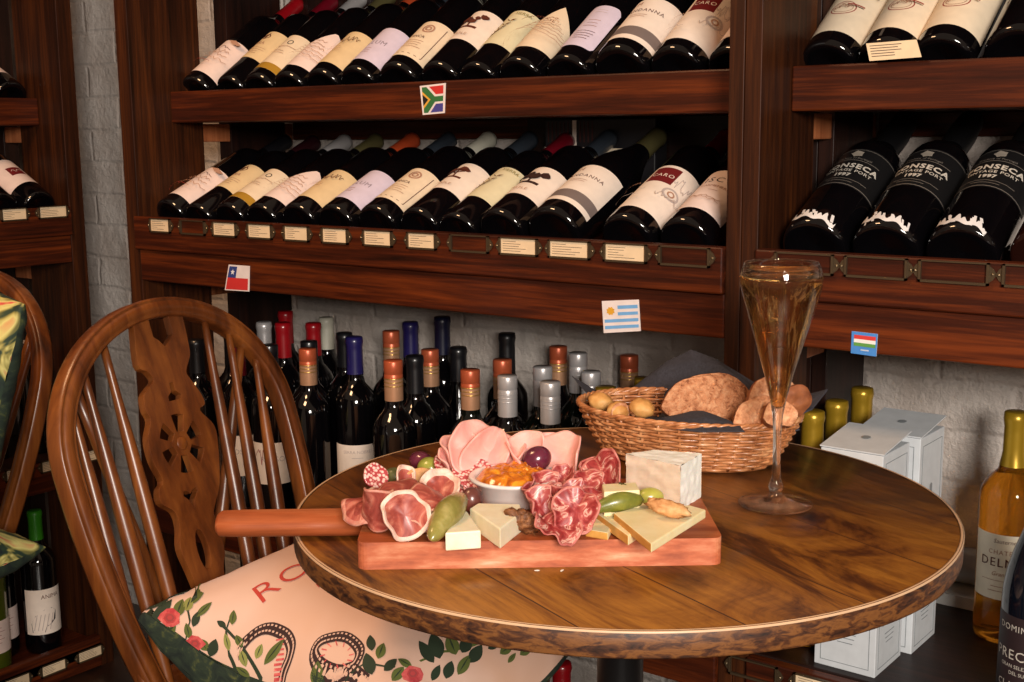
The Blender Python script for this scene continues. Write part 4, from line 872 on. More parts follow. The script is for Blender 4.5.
for a in ((136, 612, 196, 583, .16, 1), (150, 628, 172, 600, .30, 1), (158, 632, 140, 618, .3, 1), (176, 618, 183, 600, .5, 0), (186, 612, 191, 598, .55, 2), (189, 606, 205, 591, .24, 0), (196, 618, 212, 603, .28, 0), (193, 628, 199, 612, .4, 1), (190, 640, 186, 624, .4, 0), (207, 652, 200, 640, .6, 0), (210, 658, 216, 640, .5, 1), (184, 652, 172, 634, .4, 1), (172, 644, 160, 626, .35, 1), (200, 664, 186, 650, .35, 1), (216, 672, 204, 656, .35, 1), (165, 640, 176, 626, .4, 0),
          (232, 626, 234, 611, .42, 0), (226, 628, 217, 622, .5, 1), (229, 652, 225, 634, .3, 2), (242, 648, 236, 636, .5, 0), (256, 660, 262, 645, .4, 2), (264, 666, 284, 640, .24, 0), (246, 668, 240, 650, .36, 2), (250, 678, 236, 668, .36, 0), (232, 682, 222, 668, .4, 0),
          (372, 652, 370, 636, .5, 1), (378, 660, 384, 644, .5, 0), (372, 676, 366, 654, .5, 1), (384, 672, 397, 660, .45, 1), (392, 682, 404, 668, .5, 0), (316, 690, 318, 662, .4, 0), (324, 690, 312, 670, .4, 1),
          (440, 660, 432, 634, .5, 1), (434, 664, 419, 642, .38, 1), (456, 656, 448, 636, .55, 0), (462, 654, 470, 638, .6, 1), (470, 664, 482, 646, .5, 1), (458, 676, 470, 656, .4, 0), (446, 680, 452, 662, .5, 1), (432, 682, 440, 666, .4, 1), (488, 650, 500, 643, .45, 1), (500, 655, 513, 646, .5, 0), (508, 664, 516, 654, .35, 0), (520, 656, 532, 648, .5, 0), (534, 654, 546, 649, .4, 1), (412, 668, 398, 660, .4, 0)):
    lp(*a)
cp_([(238, 652), (256, 633), (271, 629), (285, 635), (291, 646), (289, 659), (284, 672), (281, 686)], 1)
cp_([(366, 684), (352, 672), (334, 674), (318, 664), (314, 652), (322, 641), (337, 637), (352, 641), (360, 652), (354, 666), (340, 674), (330, 678)], 2)
for k in range(12):
    a = -.6+2*pi*k/12; c0 = cuv(337+17*cos(a), 656+14*sin(a)); c1 = cuv(337+12*cos(a+.1), 656+9.5*sin(a+.1)); strip(f, m, [tuple(c0), tuple(c1)], .005, rose, .0012)
for k in range(9):
    y_ = 640+5*k; c0 = cuv(284-(k > 4)*2, y_); c1 = cuv(276-(k > 4)*2, y_+1); strip(f, m, [tuple(c0), tuple(c1)], .006, rose, .0012)
for (x, y, s__, k) in ((170, 620, .075, 1), (195, 646, .065, 2), (413, 676, .07, 5), (480, 640, .03, 6)):
    rr = random.Random(k); r_ = s__*150
    decal(f, m, [tuple(cuv(x+r_*cos(a*pi/5)*(.8+.35*rr.random()), y+r_*.85*sin(a*pi/5)*(.8+.35*rr.random()))) for a in range(10)], rose, .0022)
    for j in range(3): decal(f, m, [tuple(cuv(x+r_*(.25+.17*j)*cos(a*pi/3+j), y+r_*(.22+.15*j)*sin(a*pi/3+j))) for a in range(6)], plain('rose_dark_%d' % (j % 2), (178-24*(j % 2), 62, 62), .75), .0030-.0002*j)
m.build('botanical_print', R)
# piping tip of the corner
fab2 = speck('dark_floral_cotton', [(.30, (18, 30, 34)), (.42, (40, 60, 40)), (.5, (150, 140, 74)), (.58, (206, 196, 120)), (.68, (196, 70, 64)), (.8, (222, 150, 130))], 17, .75, dist=1.6, detail=2, bmp=.05)
def floral(label, loc, rot, size, th, seed):
    R = thing('floral_cushion', label, 'cushion', loc, rot)
    f = pillow(size, th, seed); pillow_mesh(f, fab2, tealf, 'cover', R)
    m = MB()
    for k, (x, y) in enumerate(((.8, .8), (-.8, .8), (.8, -.8), (-.8, -.8))):
        for j in range(5): leaf(f, m, x*(.75+.05*j), y*(.9-.1*j), j*1.3+k, .2, .07, lf[(j+k) % 3], .0014)
        rosefl(f, m, x*.9, y*.62, .09, k)
    m.build('botanical_print', R); return R
tip = onZ(44, 548, -.60)
floral('dark floral cushion lying on the seat of the left chair', tip-Vector((.144, .240, .0)), (0, 0, .25), .20, .06, 5)
RP = Matrix.Rotation(-.12, 3, 'Z') @ Matrix.Rotation(pi/2-.25, 3, 'X') @ Matrix.Rotation(-.13, 3, 'Z')
tip2 = onY(21, 308, .93)-RP @ Vector((.193, .193, 0))
floral('dark floral cushion propped upright against the left chair back', tip2, RP.to_euler(), .20, .05, 9)

# ------------------------------------------------------------------ serving board
BO = Vector((-.732, .744, ZT)); BU = Vector((.792, .61, 0)).normalized(); BV = Vector((-BU.y, BU.x, 0)); BA = atan2(BU.y, BU.x)
ZB = ZT+.0245       # top of the board
board_w = wood('acacia_board', (104, 48, 22), (160, 80, 42), (196, 122, 78), 'X', rough=.55, coat=.02, fine=70, along=6)
board_e = speck('worn_board_edge', [(.3, (120, 50, 30)), (.5, (186, 98, 62)), (.66, (214, 146, 108)), (.8, (226, 190, 160))], 1, .6, sc3=(14, 60, 60), detail=5)
R = thing('serving_board', 'reddish wooden paddle board with a handle, holding the cold cuts and cheese', 'serving board', BO, (0, 0, BA))
def rrect(x0, x1, y0, y1, r, n=5):
    out = []
    for cx, cy, a0 in ((x1-r, y1-r, 0), (x0+r, y1-r, 90), (x0+r, y0+r, 180), (x1-r, y0+r, 270)):
        for k in range(n+1): a = radians(a0+90*k/n); out.append((cx+r*cos(a), cy+r*sin(a)))
    return out
def slab(m, poly, z0, z1, mat, matside=None, smooth=False, wob=0):
    n = len(poly); m.add([(x, y, z1) for x, y in poly], [tuple(range(n))], mat); m.add([(x, y, z0) for x, y in poly], [tuple(reversed(range(n)))], mat)
    m.add([(x, y, z0) for x, y in poly]+[(x, y, z1) for x, y in poly], [(k, (k+1) % n, n+(k+1) % n, n+k) for k in range(n)], matside or mat, smooth)
m = MB(); slab(m, rrect(0, .318, 0, .19, .009), 0, .0245, board_w, board_e); m.build('board', R, bevel=.003)
m = MB(); path = [(.004, .097, .0125), (-.06, .097, .0125), (-.12, .097, .0125), (-.138, .097, .0125), (-.1415, .097, .0125)]
m.tube(path, [.0155, .0152, .0152, .0145, .011], board_w, 16, sx=.80, sy=1.25, up=Vector((0, 0, 1))); m.build('handle', R)

# ---- sliced meats
def meat(name, stops, scale, rough=.35, sss=.12, dist=.8, coat=.25, detail=4):
    return speck(name, stops, scale, rough, sss, .15, .0006, coat, dist, detail)
mort = meat('mortadella_pink', [(.3, (228, 156, 144)), (.55, (236, 172, 160)), (.75, (243, 200, 188))], 40, .5, coat=.05)
pros = meat('prosciutto_red', [(.30, (126, 48, 42)), (.48, (166, 78, 66)), (.60, (194, 112, 94)), (.72, (228, 184, 160))], 30, .38, dist=2.0, coat=.1)
pfat = meat('prosciutto_fat', [(.3, (216, 158, 138)), (.6, (238, 208, 190))], 60, .5, coat=0)
pedge = meat('prosciutto_edge', [(.3, (176, 92, 78)), (.6, (222, 164, 142))], 60, .5, coat=0)
copp = meat('coppa_marbled', [(.30, (108, 24, 26)), (.45, (150, 48, 48)), (.53, (180, 86, 80)), (.58, (228, 186, 168)), (.64, (172, 72, 68))], 55, .42, dist=1.6, coat=.08)
cfat = meat('coppa_rim', [(.3, (160, 64, 62)), (.6, (206, 130, 118))], 60, .5, coat=0)
salm, nt, b = new('salami_speckled')
vo = nt.nodes.new('ShaderNodeTexVoronoi'); vo.inputs['Scale'].default_value = 300; nt.links.new(mapping(nt, (1, 1, 1)), vo.inputs['Vector'])
nt.links.new(ramp(nt, vo.outputs['Distance'], [(.30, (238, 206, 194)), (.46, (222, 156, 146)), (.56, (176, 64, 68))]), b.inputs['Base Color']); b.inputs['Roughness'].default_value = .35; b.inputs['Coat Weight'].default_value = .3
def slice_(name, label, cat, loc, R_, roll, rot, mat, rim=None, el=1.0, ruf=.003, rf=3, seed=0, th=.0016, group=None, rimw=.82, bend=0):
    """a round slice of radius R_ curled about its local y axis; roll=(r0,r1) curl radii at both ends, rot = euler"""
    m = MB(); rr = random.Random(seed); ph = rr.random()*6
    def g(u, v):
        a = 2*pi*u; s = v; x = R_*s*cos(a); y = R_*el*s*sin(a)
        t = (y/(R_*el)+1)/2; rho = roll[0]+(roll[1]-roll[0])*t
        q = x/rho; X = rho*sin(q); Z = rho*(1-cos(q)); Y = y
        if bend: p = Y/bend; Y, Z = bend*sin(p)-Z*sin(p), Z*cos(p)+bend*(1-cos(p))
        w = ruf*s**2*sin(rf*a+ph)+ruf*.5*s**2*sin(rf*2.3*a+2*ph)
        n_ = noise.noise(Vector((x*60+seed, y*60, 0)))*ruf*.5
        return Vector((X+w*.5, Y+w*.3, Z+w+n_))
    m.grid(g, 48, 12, mat, wrapu=True, matfn=(lambda u, v: rim if (rim and v > rimw) else mat))
    E_ = Euler(rot).to_matrix(); lo_ = min((E_ @ Vector(q)).z for q in m.v); base = loc.z; loc = Vector((loc.x, loc.y, base-lo_))
    # settle the drooping edge on what is below
    o = m.build(name, None, loc, rot, weld=True)
    d = o.modifiers.new('thickness', 'SOLIDIFY'); d.thickness = th; d.offset = 0
    return tag(o, label, cat, group)
def bd(x, y, z=0): p_ = onZ(x, y, ZB+z); return p_
def BR(ax, ay, az): return (Matrix.Rotation(BA, 3, 'Z') @ Euler((ax, ay, az)).to_matrix()).to_euler()   # rotation given in the board's own frame
d2 = radians
# base pixel, base height, radius, curl radii, euler, words
MO = [(462, 484, .002, .031, (.013, .020), (60, -16, 30), 'rolled into the left-hand peak'), (494, 484, .006, .036, (.030, .020), (42, 26, -28), 'folded over the left peak towards the jam dish'), (478, 480, .008, .034, (.040, .026), (52, 8, 4), 'spread behind the left-hand peak'), (452, 486, .001, .024, (.012, .016), (70, -30, 60), 'rolled into a small tube at the far left'),
      (484, 491, .002, .028, (.04, .05), (14, -6, 0), 'lying flat in front of the left peak'), (528, 488, .002, .030, (.012, .020), (62, -10, 14), 'standing as a point left of the purple grape'), (564, 488, .003, .032, (.017, .030), (52, -14, -22), 'folded right of the purple grape'), (546, 490, .001, .028, (.04, .05), (22, 6, 0), 'lying under the purple grape'), (548, 482, .004, .026, (.030, .020), (60, 4, 0), 'standing behind the purple grape')]
for i, (x, y, z, R_, ro, (a, b_, c_), d) in enumerate(MO):
    slice_('mortadella_slice', 'pale pink mortadella slice '+d, 'cold cut', bd(x, y, z), R_, ro, BR(d2(a), d2(b_), d2(c_)), mort, None, 1.0, .003, 3, 1+i, group='mortadella slices')
PR = [(405, 538, .001, .0245, (.024, .030), (62, 6, 16), 'rolled open with a white fat rim at the front left corner', .84), (376, 535, .001, .025, (.015, .013), (-74, 4, -10), 'curled into a dark red bulge at the front left corner', .90), (368, 520, .004, .030, (.026, .022), (165, -10, 70), 'draped over the handle end of the board', .86),
      (408, 518, .006, .036, (.026, .032), (186, 8, 12), 'folded in a broad red band above the rolls', .92), (440, 524, .003, .029, (.022, .030), (196, 22, 36), 'sloping down to the fat gherkin', .92), (441, 506, .003, .022, (.018, .024), (48, 6, -8), 'curled with a wide white rim behind the gherkin', .68), (392, 505, .004, .026, (.030, .024), (172, -8, 80), 'folded pink and white at the back left', .80), (358, 524, .002, .020, (.014, .012), (150, -30, 60), 'bunched where the handle meets the board', .9), (424, 532, .001, .022, (.020, .016), (170, 12, -30), 'spilling flat under the front roll', .92)]
for i, (x, y, z, R_, ro, (a, b_, c_), d, rw) in enumerate(PR):
    slice_('prosciutto_slice', 'prosciutto slice '+d, 'cold cut', bd(x, y, z), R_, ro, BR(d2(a), d2(b_), d2(c_)), pros, (pfat if i in (0, 5, 6) else pedge), .9, .0025, 3, 11+i, rimw=rw, group='prosciutto slices')
CP = [(544, 508, .003, .0205, (.012, .017), (58, 8, 10), 'open towards the camera at the upper left of the heap'), (565, 500, .006, .019, (.014, .010), (54, -10, -18), 'curled at the back of the heap'), (575, 534, .002, .0235, (.022, .030), (60, 2, -6), 'open like a flower at the front of the heap'),
      (540, 528, .001, .021, (.010, .014), (66, -10, 28), 'tucked left of the front flower'), (588, 508, .004, .021, (.012, .018), (58, 4, -14), 'behind the small purple grape'), (606, 500, .006, .027, (.020, .040), (68, -26, -32), 'standing as the tallest red sheet beside the brie'), (594, 496, .006, .021, (.018, .03), (60, 12, 8), 'standing behind the tallest sheet'),
      (556, 541, .000, .023, (.040, .028), (20, 6, 30), 'lying flat under the flower'), (592, 522, .002, .019, (.011, .016), (46, 16, -38), 'between the flower and the slim gherkin'), (533, 515, .001, .018, (.010, .015), (62, 10, 45), 'pressed against the jam dish'), (558, 518, .004, .020, (.010, .013), (52, 16, 60), 'rolled tight in the middle of the heap'), (576, 514, .005, .019, (.012, .015), (56, -8, 12), 'folded behind the front flower')]
for i, (x, y, z, R_, ro, (a, b_, c_), d) in enumerate(CP):
    slice_('coppa_slice', 'marbled red coppa slice '+d, 'cold cut', bd(x, y, z), R_, ro, BR(d2(a), d2(b_), d2(c_)), copp, cfat, .95, .003, 4, 30+i, rimw=.9, th=.0012, group='coppa slices')
for i, (x, y, z, R_, rot, d) in enumerate([(458, 488, .004, .021, (18, 5, 0), 'salami disc left of the jam dish'), (472, 486, .008, .020, (30, -10, 20), 'salami disc tilted under the mortadella peak'), (452, 476, .008, .019, (30, 14, 0), 'salami disc behind the green olive'), (376, 486, .004, .013, (55, 0, 30), 'small salami curl at the back left corner')]):
    slice_('salami_slice', 'red and white speckled '+d, 'cold cut', bd(x, y, z), R_, (.05, .06), BR(*[d2(q) for q in rot]), salm, None, 1, .001, 2, 50+i, .003, group='salami slices')

# ---- cheeses, gherkins, fruit, nuts
def wedge(name, label, top_px, zt, th, mat, rind=None, group=None, tilt=None, rind_edges=()):
    """solid whose top outline is given on the photo plane at height zt above the board"""
    pts = [onZ(x, y, ZB+zt) for x, y in top_px]; c = sum(pts, Vector())/len(pts); base = Vector((c.x, c.y, ZB+zt-th))
    m = MB(); n = len(pts)
    tz = [0]*n if tilt is None else tilt
    T = [(p_.x-c.x, p_.y-c.y, th+tz[i]) for i, p_ in enumerate(pts)]; B = [(p_.x-c.x, p_.y-c.y, tz[i]) for i, p_ in enumerate(pts)]
    m.add(T, [tuple(range(n))], mat); m.add(B, [tuple(reversed(range(n)))], mat)
    for k in range(n): m.add([B[k], B[(k+1) % n], T[(k+1) % n], T[k]], [(0, 1, 2, 3)], rind if k in rind_edges and rind else mat)
    o = m.build(name, None, base, weld=True, bevel=.0012); return tag(o, label, 'cheese', group)
chs = speck('semi_hard_cheese', [(.3, (232, 220, 184)), (.7, (244, 236, 208))], 60, .45, .1, .2, .0008)
chy = speck('yellow_cheese', [(.3, (232, 214, 160)), (.7, (242, 228, 184))], 60, .45, .1, .2, .0008); rind = speck('orange_rind', [(.3, (196, 132, 52)), (.7, (222, 166, 84))], 60, .6)
wedge('cheese_wedge', 'small pale cheese wedge between the left gherkin and the larger wedge', [(445, 533), (481, 530.5), (467, 511), (462, 510)], .016, .016, chs, group='pale cheese wedges')
wedge('cheese_wedge', 'larger pale cheese wedge in front of the jam dish', [(500, 529), (522, 512), (520, 504), (478, 503), (470, 508)], .018, .018, chs, group='pale cheese wedges')
wedge('cheese_slice', 'short yellow cheese piece at the bottom of the fan beside the coppa', [(585, 529), (608, 533), (614, 522), (594, 517)], .007, .007, chy, rind, 'yellow cheese slices', rind_edges=(0,))
wedge('cheese_slice', 'yellow cheese slice in the middle of the fan', [(592, 510), (628, 536), (660, 515), (640, 500), (610, 502)], .012, .009, chy, rind, 'yellow cheese slices', rind_edges=(0,))
wedge('cheese_slice', 'top yellow cheese slice pointing right over the board edge', [(613.5, 513), (651, 544), (706, 509.5), (690, 505), (640, 506)], .018, .008, chy, rind, 'yellow cheese slices', rind_edges=(0,))
wedge('cheese_slice', 'thin yellow cheese slice standing behind the coppa beside the brie', [(604, 492), (640, 490), (636, 482), (602, 484)], .034, .034, chy, None, 'yellow cheese slices')
# brie
pf = [onZ(x, y, ZB) for x, y in ((628, 497), (676, 509.5))]
brie_p = speck('brie_paste', [(.3, (214, 188, 164)), (.7, (232, 212, 190))], 60, .35, .15, .3, .001); brie_r = speck('brie_rind', [(.3, (236, 233, 222)), (.7, (250, 248, 240))], 70, .8, .05, .5, .002)
a = onZ(626, 497, ZB); b_ = onZ(680, 510.5, ZB); c_ = onZ(701, 497, ZB); e_ = onZ(655, 492.5, ZB)
m = MB(); o_ = a; P4 = [a-o_, b_-o_, c_-o_, e_-o_]
NB = 14
def side(p, q, mat, amp):
    def g(u, v):
        x = p.lerp(q, u); nrm = Vector((q-p).cross(Vector((0, 0, 1)))).normalized()
        return x+Vector((0, 0, v*.043))+nrm*(.0016*noise.noise(Vector((u*9, v*7, p.x*50))))*amp
    m.grid(g, NB, NB, mat)
side(P4[0], P4[1], brie_p, 1.2); side(P4[1], P4[2], brie_r, 1); side(P4[2], P4[3], brie_p, 1); side(P4[3], P4[0], brie_p, 1)
m.grid(lambda u, v: P4[0].lerp(P4[1], u).lerp(P4[3].lerp(P4[2], u), v)+Vector((0, 0, .043+.001*noise.noise(Vector((u*6, v*6, 0))))), NB, NB, brie_r)
m.add(P4, [(3, 2, 1, 0)], brie_r)
o = m.build('brie_wedge', None, a, weld=False); tag(o, 'tall white-rinded brie wedge at the right end of the board', 'cheese')
# gherkins
gh = speck('gherkin_skin', [(.3, (120, 112, 46)), (.55, (152, 142, 72)), (.75, (186, 172, 106))], 55, .3, .1, .3, .0012, coat=.4); gh2 = speck('gherkin_skin_green', [(.3, (92, 98, 34)), (.6, (130, 130, 50)), (.8, (160, 154, 72))], 55, .35, .1, .3, .0012, coat=.25)
def gherkin(label, p0, p1, r, mat, z0, z1):
    a = onZ(*p0, ZB+z0); b_ = onZ(*p1, ZB+z1); n = 14; path = []; rad = []
    for k in range(n+1):
        t = k/n; q = a.lerp(b_, t); q.z += .003*sin(pi*t); path.append(q-a); s_ = sqrt(max(0, 1-(2*t-1)**2)); rad.append(max(.0006, r*(s_**.62)*(1-.14*cos(t*pi*2))*(.92+.16*t)))
    m = MB(); m.tube(path, rad, mat, 18)
    for v_i in range(len(m.v)): m.v[v_i] = tuple(Vector(m.v[v_i])*(1))
    tag(m.build('gherkin', None, a), label, 'gherkin', 'gherkins')
gherkin('fat olive-green gherkin leaning between the prosciutto and the small cheese wedge', (431, 540), (463, 497), .0112, gh, .012, .022)
gherkin('slim green gherkin lying over the yellow cheese slices', (593, 510), (644, 500), .0078, gh2, .019, .024)
tag((lambda m: (m.blob((0, 0, 0), (.013, .009, .009), speck('pale_pepper', [(.3, (150, 146, 50)), (.7, (190, 184, 84))], 40, .3, coat=.4)), m.build('pickled_pepper', None, bd(650, 497, .012), (0, 0, BA)))[1])(MB()), 'pale green pickled pepper tip between the gherkin and the brie', 'pepper')
def ball(name, label, cat, px, z, r, mat, group=None, rot=(0, 0, 0), amp=0, seed=0):
    m = MB(); m.blob((0, 0, 0), r, mat, 14, amp=amp, seed=seed); return tag(m.build(name, None, onZ(px[0], px[1], ZB)+Vector((0, 0, z)), rot), label, cat, group)
purple = speck('purple_grape_skin', [(.3, (64, 18, 34)), (.7, (112, 42, 62))], 40, .22, .1, .05, coat=.4)
ball('grape', 'dark purple grape sitting in the right mortadella fold', 'grape', (537, 495), .036, (.0150, .0125, .0125), purple, 'purple grapes', (0, -.5, BA))
ball('grape', 'dark purple grape in front of the tall coppa sheet', 'grape', (611, 515), .020, (.0085, .0085, .0095), purple, 'purple grapes')
ball('grape', 'dark purple grape half behind the green olive at the back left', 'grape', (421, 471), .011, (.014, .010, .010), purple, 'purple grapes')
ball('olive', 'large yellow-green olive at the back left of the board', 'olive', (430, 480), .0125, (.0135, .012, .0115), speck('green_olive_skin', [(.3, (120, 124, 40)), (.7, (166, 166, 74))], 30, .28, .1, .05, coat=.4))
ball('olive', 'brown-purple olive between the gherkin and the jam dish', 'olive', (472, 512), .0115, (.0105, .0105, .0125), speck('brown_olive_skin', [(.3, (74, 36, 34)), (.7, (122, 68, 58))], 30, .3, .1, .1, coat=.3))
ball('caper_berry', 'dull green caper berry at the back left corner of the board', 'caper', (394, 486), .010, (.011, .009, .009), speck('caper_skin', [(.3, (62, 66, 34)), (.7, (104, 104, 60))], 60, .4), amp=.1)
slice_('prosciutto_slice', 'small pink prosciutto twist beside the caper berry', 'cold cut', bd(404, 488, .014), .014, (.008, .010), BR(d2(60), d2(20), d2(20)), pros, pfat, .9, .001, 2, 77, rimw=.7, group='prosciutto slices')
# crackers and nuts
crk = speck('toasted_cracker', [(.3, (168, 104, 52)), (.6, (214, 160, 104)), (.8, (232, 190, 140))], 80, .7, bmp=.5, bd=.002)
def chunk(name, label, cat, px, z, dims, rot, mat, seed, amp=.25, group=None):
    m = MB(); m.blob((0, 0, 0), dims, mat, 14, amp=amp, fr=22, seed=seed); return tag(m.build(name, None, bd(px[0], px[1], z), BR(*rot)), label, cat, group)
chunk('cracker', 'thin toasted cracker standing at the back left of the board', 'cracker', (415, 480), .020, (.018, .003, .011), (.2, -.35, .1), crk, 4, .15)
chunk('cracker', 'thin toasted cracker edge behind the right mortadella', 'cracker', (592, 480), .016, (.020, .004, .010), (.1, -.2, .1), crk, 5, .12)
wal = speck('walnut_brown', [(.3, (74, 40, 20)), (.55, (134, 82, 44)), (.75, (182, 128, 80))], 120, .55, bmp=.9, bd=.004, dist=1)
chunk('walnut', 'knobbly brown walnut half between the large wedge and the coppa', 'walnut', (524, 521), .012, (.016, .007, .009), (.2, .5, 0), wal, 6, .6, 'walnuts')
chunk('walnut', 'walnut half lying on top of the yellow cheese, below the brie', 'walnut', (668, 508), .028, (.018, .008, .007), (.1, .25, -.1), crk, 7, .4, 'walnuts')
chunk('walnut', 'tiny nut piece in the mortadella fold above the jam', 'walnut', (512, 462), .022, (.004, .003, .007), (0, 0, 0), wal, 8, .3, 'walnuts')
chunk('fig_slice', 'dark green dried fruit piece between the coppa and the brie', 'fruit', (626, 497), .022, (.006, .006, .014), (0, -.3, 0), speck('fig_skin', [(.3, (44, 42, 22)), (.7, (96, 90, 44))], 60, .4), 9, .25)
# jam dish
R = thing('jam_ramekin', 'small white ramekin of orange jam in the middle of the board', 'ramekin', bd(515, 501, 0)); R.scale = (1.12, 1.12, 1.02)
por = plain('white_porcelain', (226, 220, 214), .18, coat=.5)
m = MB(); m.lathe([(0, 0), (.028, 0), (.030, .002), (.034, .020), (.0385, .0225), (.0395, .025), (.038, .0262), (.0345, .0252), (.0335, .022), (.030, .010), (0, .008)], por, 48, caps=False); m.build('dish', R)
jam_m, nt, b = new('orange_jam')
jf = tex(nt, mapping(nt, (1, 1, 1)), 70, 5, .6, 1.2); nt.links.new(ramp(nt, jf, [(.3, (150, 66, 4)), (.5, (206, 112, 12)), (.7, (236, 160, 40))]), b.inputs['Base Color'])
b.inputs['Roughness'].default_value = .12; b.inputs['Coat Weight'].default_value = .7; b.inputs['Coat Roughness'].default_value = .05; b.inputs['Subsurface Weight'].default_value = .2; b.inputs['Subsurface Radius'].default_value = (.02, .006, .001); b.inputs['Subsurface Scale'].default_value = .5
bump(nt, b, jf, .5, .003)
m = MB()
def jam(u, v):
    a = 2*pi*u; s = v; x, y = .0335*s*cos(a), .0335*s*sin(a)
    n_ = noise.noise(Vector((x*110, y*110, 2)))*.004+noise.noise(Vector((x*260, y*260, 5)))*.002
    return Vector((x, y, .0215+.011*(1-s**4)+n_*(1-s**6)))
m.grid(jam, 72, 24, jam_m, wrapu=True); m.build('jam', R, weld=True)
m = MB(); 
for x, y in ((537, 569), (560, 570), (585, 580)):
    pass
crumb_m = plain('crumb_white', (226, 214, 200), .7)
for i, (x, y, d) in enumerate(((537, 571, 'left'), (562, 571, 'right'))):
    m = MB(); m.blob((0, 0, 0), (.0025, .0012, .0006), crumb_m, 6, amp=.4, seed=i); tag(m.build('crumb', None, onZ(x, y, ZT)+Vector((0, 0, .0006)), (0, 0, BA+i)), 'tiny white crumb on the table in front of the board, '+d+' of two', 'crumb')

# ------------------------------------------------------------------ bread basket
wk = speck('wicker', [(.3, (150, 86, 46)), (.55, (196, 130, 82)), (.75, (222, 170, 122))], 60, .38, .0, .1, coat=.35)
BC = Vector((-.684, 1.240, ZT)); bang = radians(8)
R = thing('bread_basket', 'oval woven wicker bread basket at the back of the table', 'basket', BC, (0, 0, bang))
def bask(t, a, d=0):   # t 0..1 height
    A_ = .098+.033*t**.8+d; B_ = .062+.026*t**.8+d; return Vector((A_*cos(a), B_*sin(a), .003+t*.055))
NS = 34
m = MB(); rows = 15
for k in range(rows):
    path = []
    for j in range(NS*6):
        a = 2*pi*j/(NS*6); path.append(bask((k+.3)/rows, a, .0022*sin(NS/2*a+pi*(k % 2))))
    m.tube(path, .00205, wk, 6, closed=True)
m.build('weave', R)
m = MB()
for k in range(NS):
    a = 2*pi*(k+.5)/NS; m.tube([bask(t/5, a) for t in range(6)], .0018, wk, 6)
m.build('stakes', R)
m = MB()
for ph in (0, pi*2/3, pi*4/3):
    path = []
    for j in range(240):
        a = 2*pi*j/240; c = bask(1.0, a, .0018*cos(22*a+ph)); c.z += .0018*sin(22*a+ph)+.001; path.append(c)
    m.tube(path, .0021, wk, 6, closed=True)
m.build('rim', R)
m = MB(); m.lathe([(0, .001), (1, .001), (1, .004), (0, .004)], wk, 40, sx=.098, sy=.062, caps=False); m.build('base', R)
def bloc(v): return BC+Matrix.Rotation(bang, 3, 'Z') @ Vector(v)
# napkin, modelled as a folded cloth: back peak, front flap, corners over the rim
nap = speck('charcoal_napkin', [(.3, (42, 42, 50)), (.7, (58, 58, 68))], 300, .85, bmp=.1)
nap2 = speck('charcoal_napkin_spare', [(.3, (42, 42, 50)), (.7, (58, 58, 68))], 300, .85, bmp=.1)  # same colours as the napkin cloth above, not assigned to any mesh
R = thing('paper_napkin', 'charcoal paper napkin folded in the basket with a peak behind the bread', 'napkin', BC)
def sheet(name, ctrl, nu=20, nv=20, wob=.002, seed=0, curve=0):
    """bilinear patch over control rows of world points"""
    m = MB(); nr = len(ctrl); nc = len(ctrl[0])
    def g(u, v):
        x = u*(nc-1); i = min(int(x), nc-2); fx = x-i; y = v*(nr-1); j = min(int(y), nr-2); fy = y-j
        fx = fx*fx*(3-2*fx)*.5+fx*.5; fy = fy*fy*(3-2*fy)*.5+fy*.5
        p_ = ctrl[j][i].lerp(ctrl[j][i+1], fx).lerp(ctrl[j+1][i].lerp(ctrl[j+1][i+1], fx), fy)
        return p_-BC+Vector((0, wob*noise.noise(Vector((u*3+seed, v*3, 0))), wob*noise.noise(Vector((u*3, v*3+seed, 4)))))
    m.grid(g, nu, nv, nap); o = m.build(name, R, solid=.0008); return o
def bp(x, y, Y): return onY(x, y, Y)
# back panel with a rounded peak
sheet('back_fold', [[bp(600, 434, 1.29), bp(650, 440, 1.28), bp(710, 445, 1.27), bp(770, 440, 1.28), bp(800, 430, 1.30)],
                    [bp(618, 402, 1.31), bp(650, 402, 1.305), bp(700, 405, 1.30), bp(745, 402, 1.30), bp(778, 402, 1.31)],
                    [bp(633, 388, 1.325), bp(661, 368, 1.32), bp(693, 360, 1.315), bp(722, 366, 1.315), bp(762, 392, 1.32)],
                    [bp(640, 382, 1.33), bp(668, 361, 1.33), bp(691, 349.5, 1.325), bp(714, 358, 1.325), bp(757, 384, 1.325)]], 24, 24, .001, 1)
sheet('front_flap', [[bp(628, 425, 1.165), bp(665, 428, 1.155), bp(700, 432, 1.155), bp(745, 432, 1.17)],
                     [bp(640, 421, 1.185), bp(676, 419, 1.18), bp(705, 417, 1.18), bp(738, 424, 1.19)],
                     [bp(672, 416, 1.20), bp(690, 411.5, 1.20), bp(703, 411, 1.20), bp(722, 418, 1.20)]], 18, 12, .001, 3)
sheet('right_corner', [[bp(770, 400, 1.30), bp(780, 404, 1.27), bp(785, 415, 1.24)], [bp(800, 396, 1.31), bp(806, 402, 1.28), bp(802, 414, 1.25)], [bp(828, 389, 1.315), bp(827, 391, 1.31), bp(812, 410, 1.26)]], 10, 10, .001, 5)
sheet('left_corner', [[bp(630, 402, 1.30), bp(622, 408, 1.27), bp(632, 416, 1.22)], [bp(604, 396, 1.28), bp(600, 402, 1.26), bp(606, 412, 1.21)], [bp(572, 376, 1.27), bp(580, 386, 1.25), bp(594, 400, 1.22)]], 10, 10, .001, 7)
sheet('lining', [[bloc((-.085, -.05, .02)), bloc((0, -.065, .02)), bloc((.085, -.05, .02))], [bloc((-.09, 0, .012)), bloc((0, 0, .012)), bloc((.09, 0, .012))], [bloc((-.085, .05, .03)), bloc((0, .06, .03)), bloc((.085, .05, .03))]], 16, 16, .003, 9)
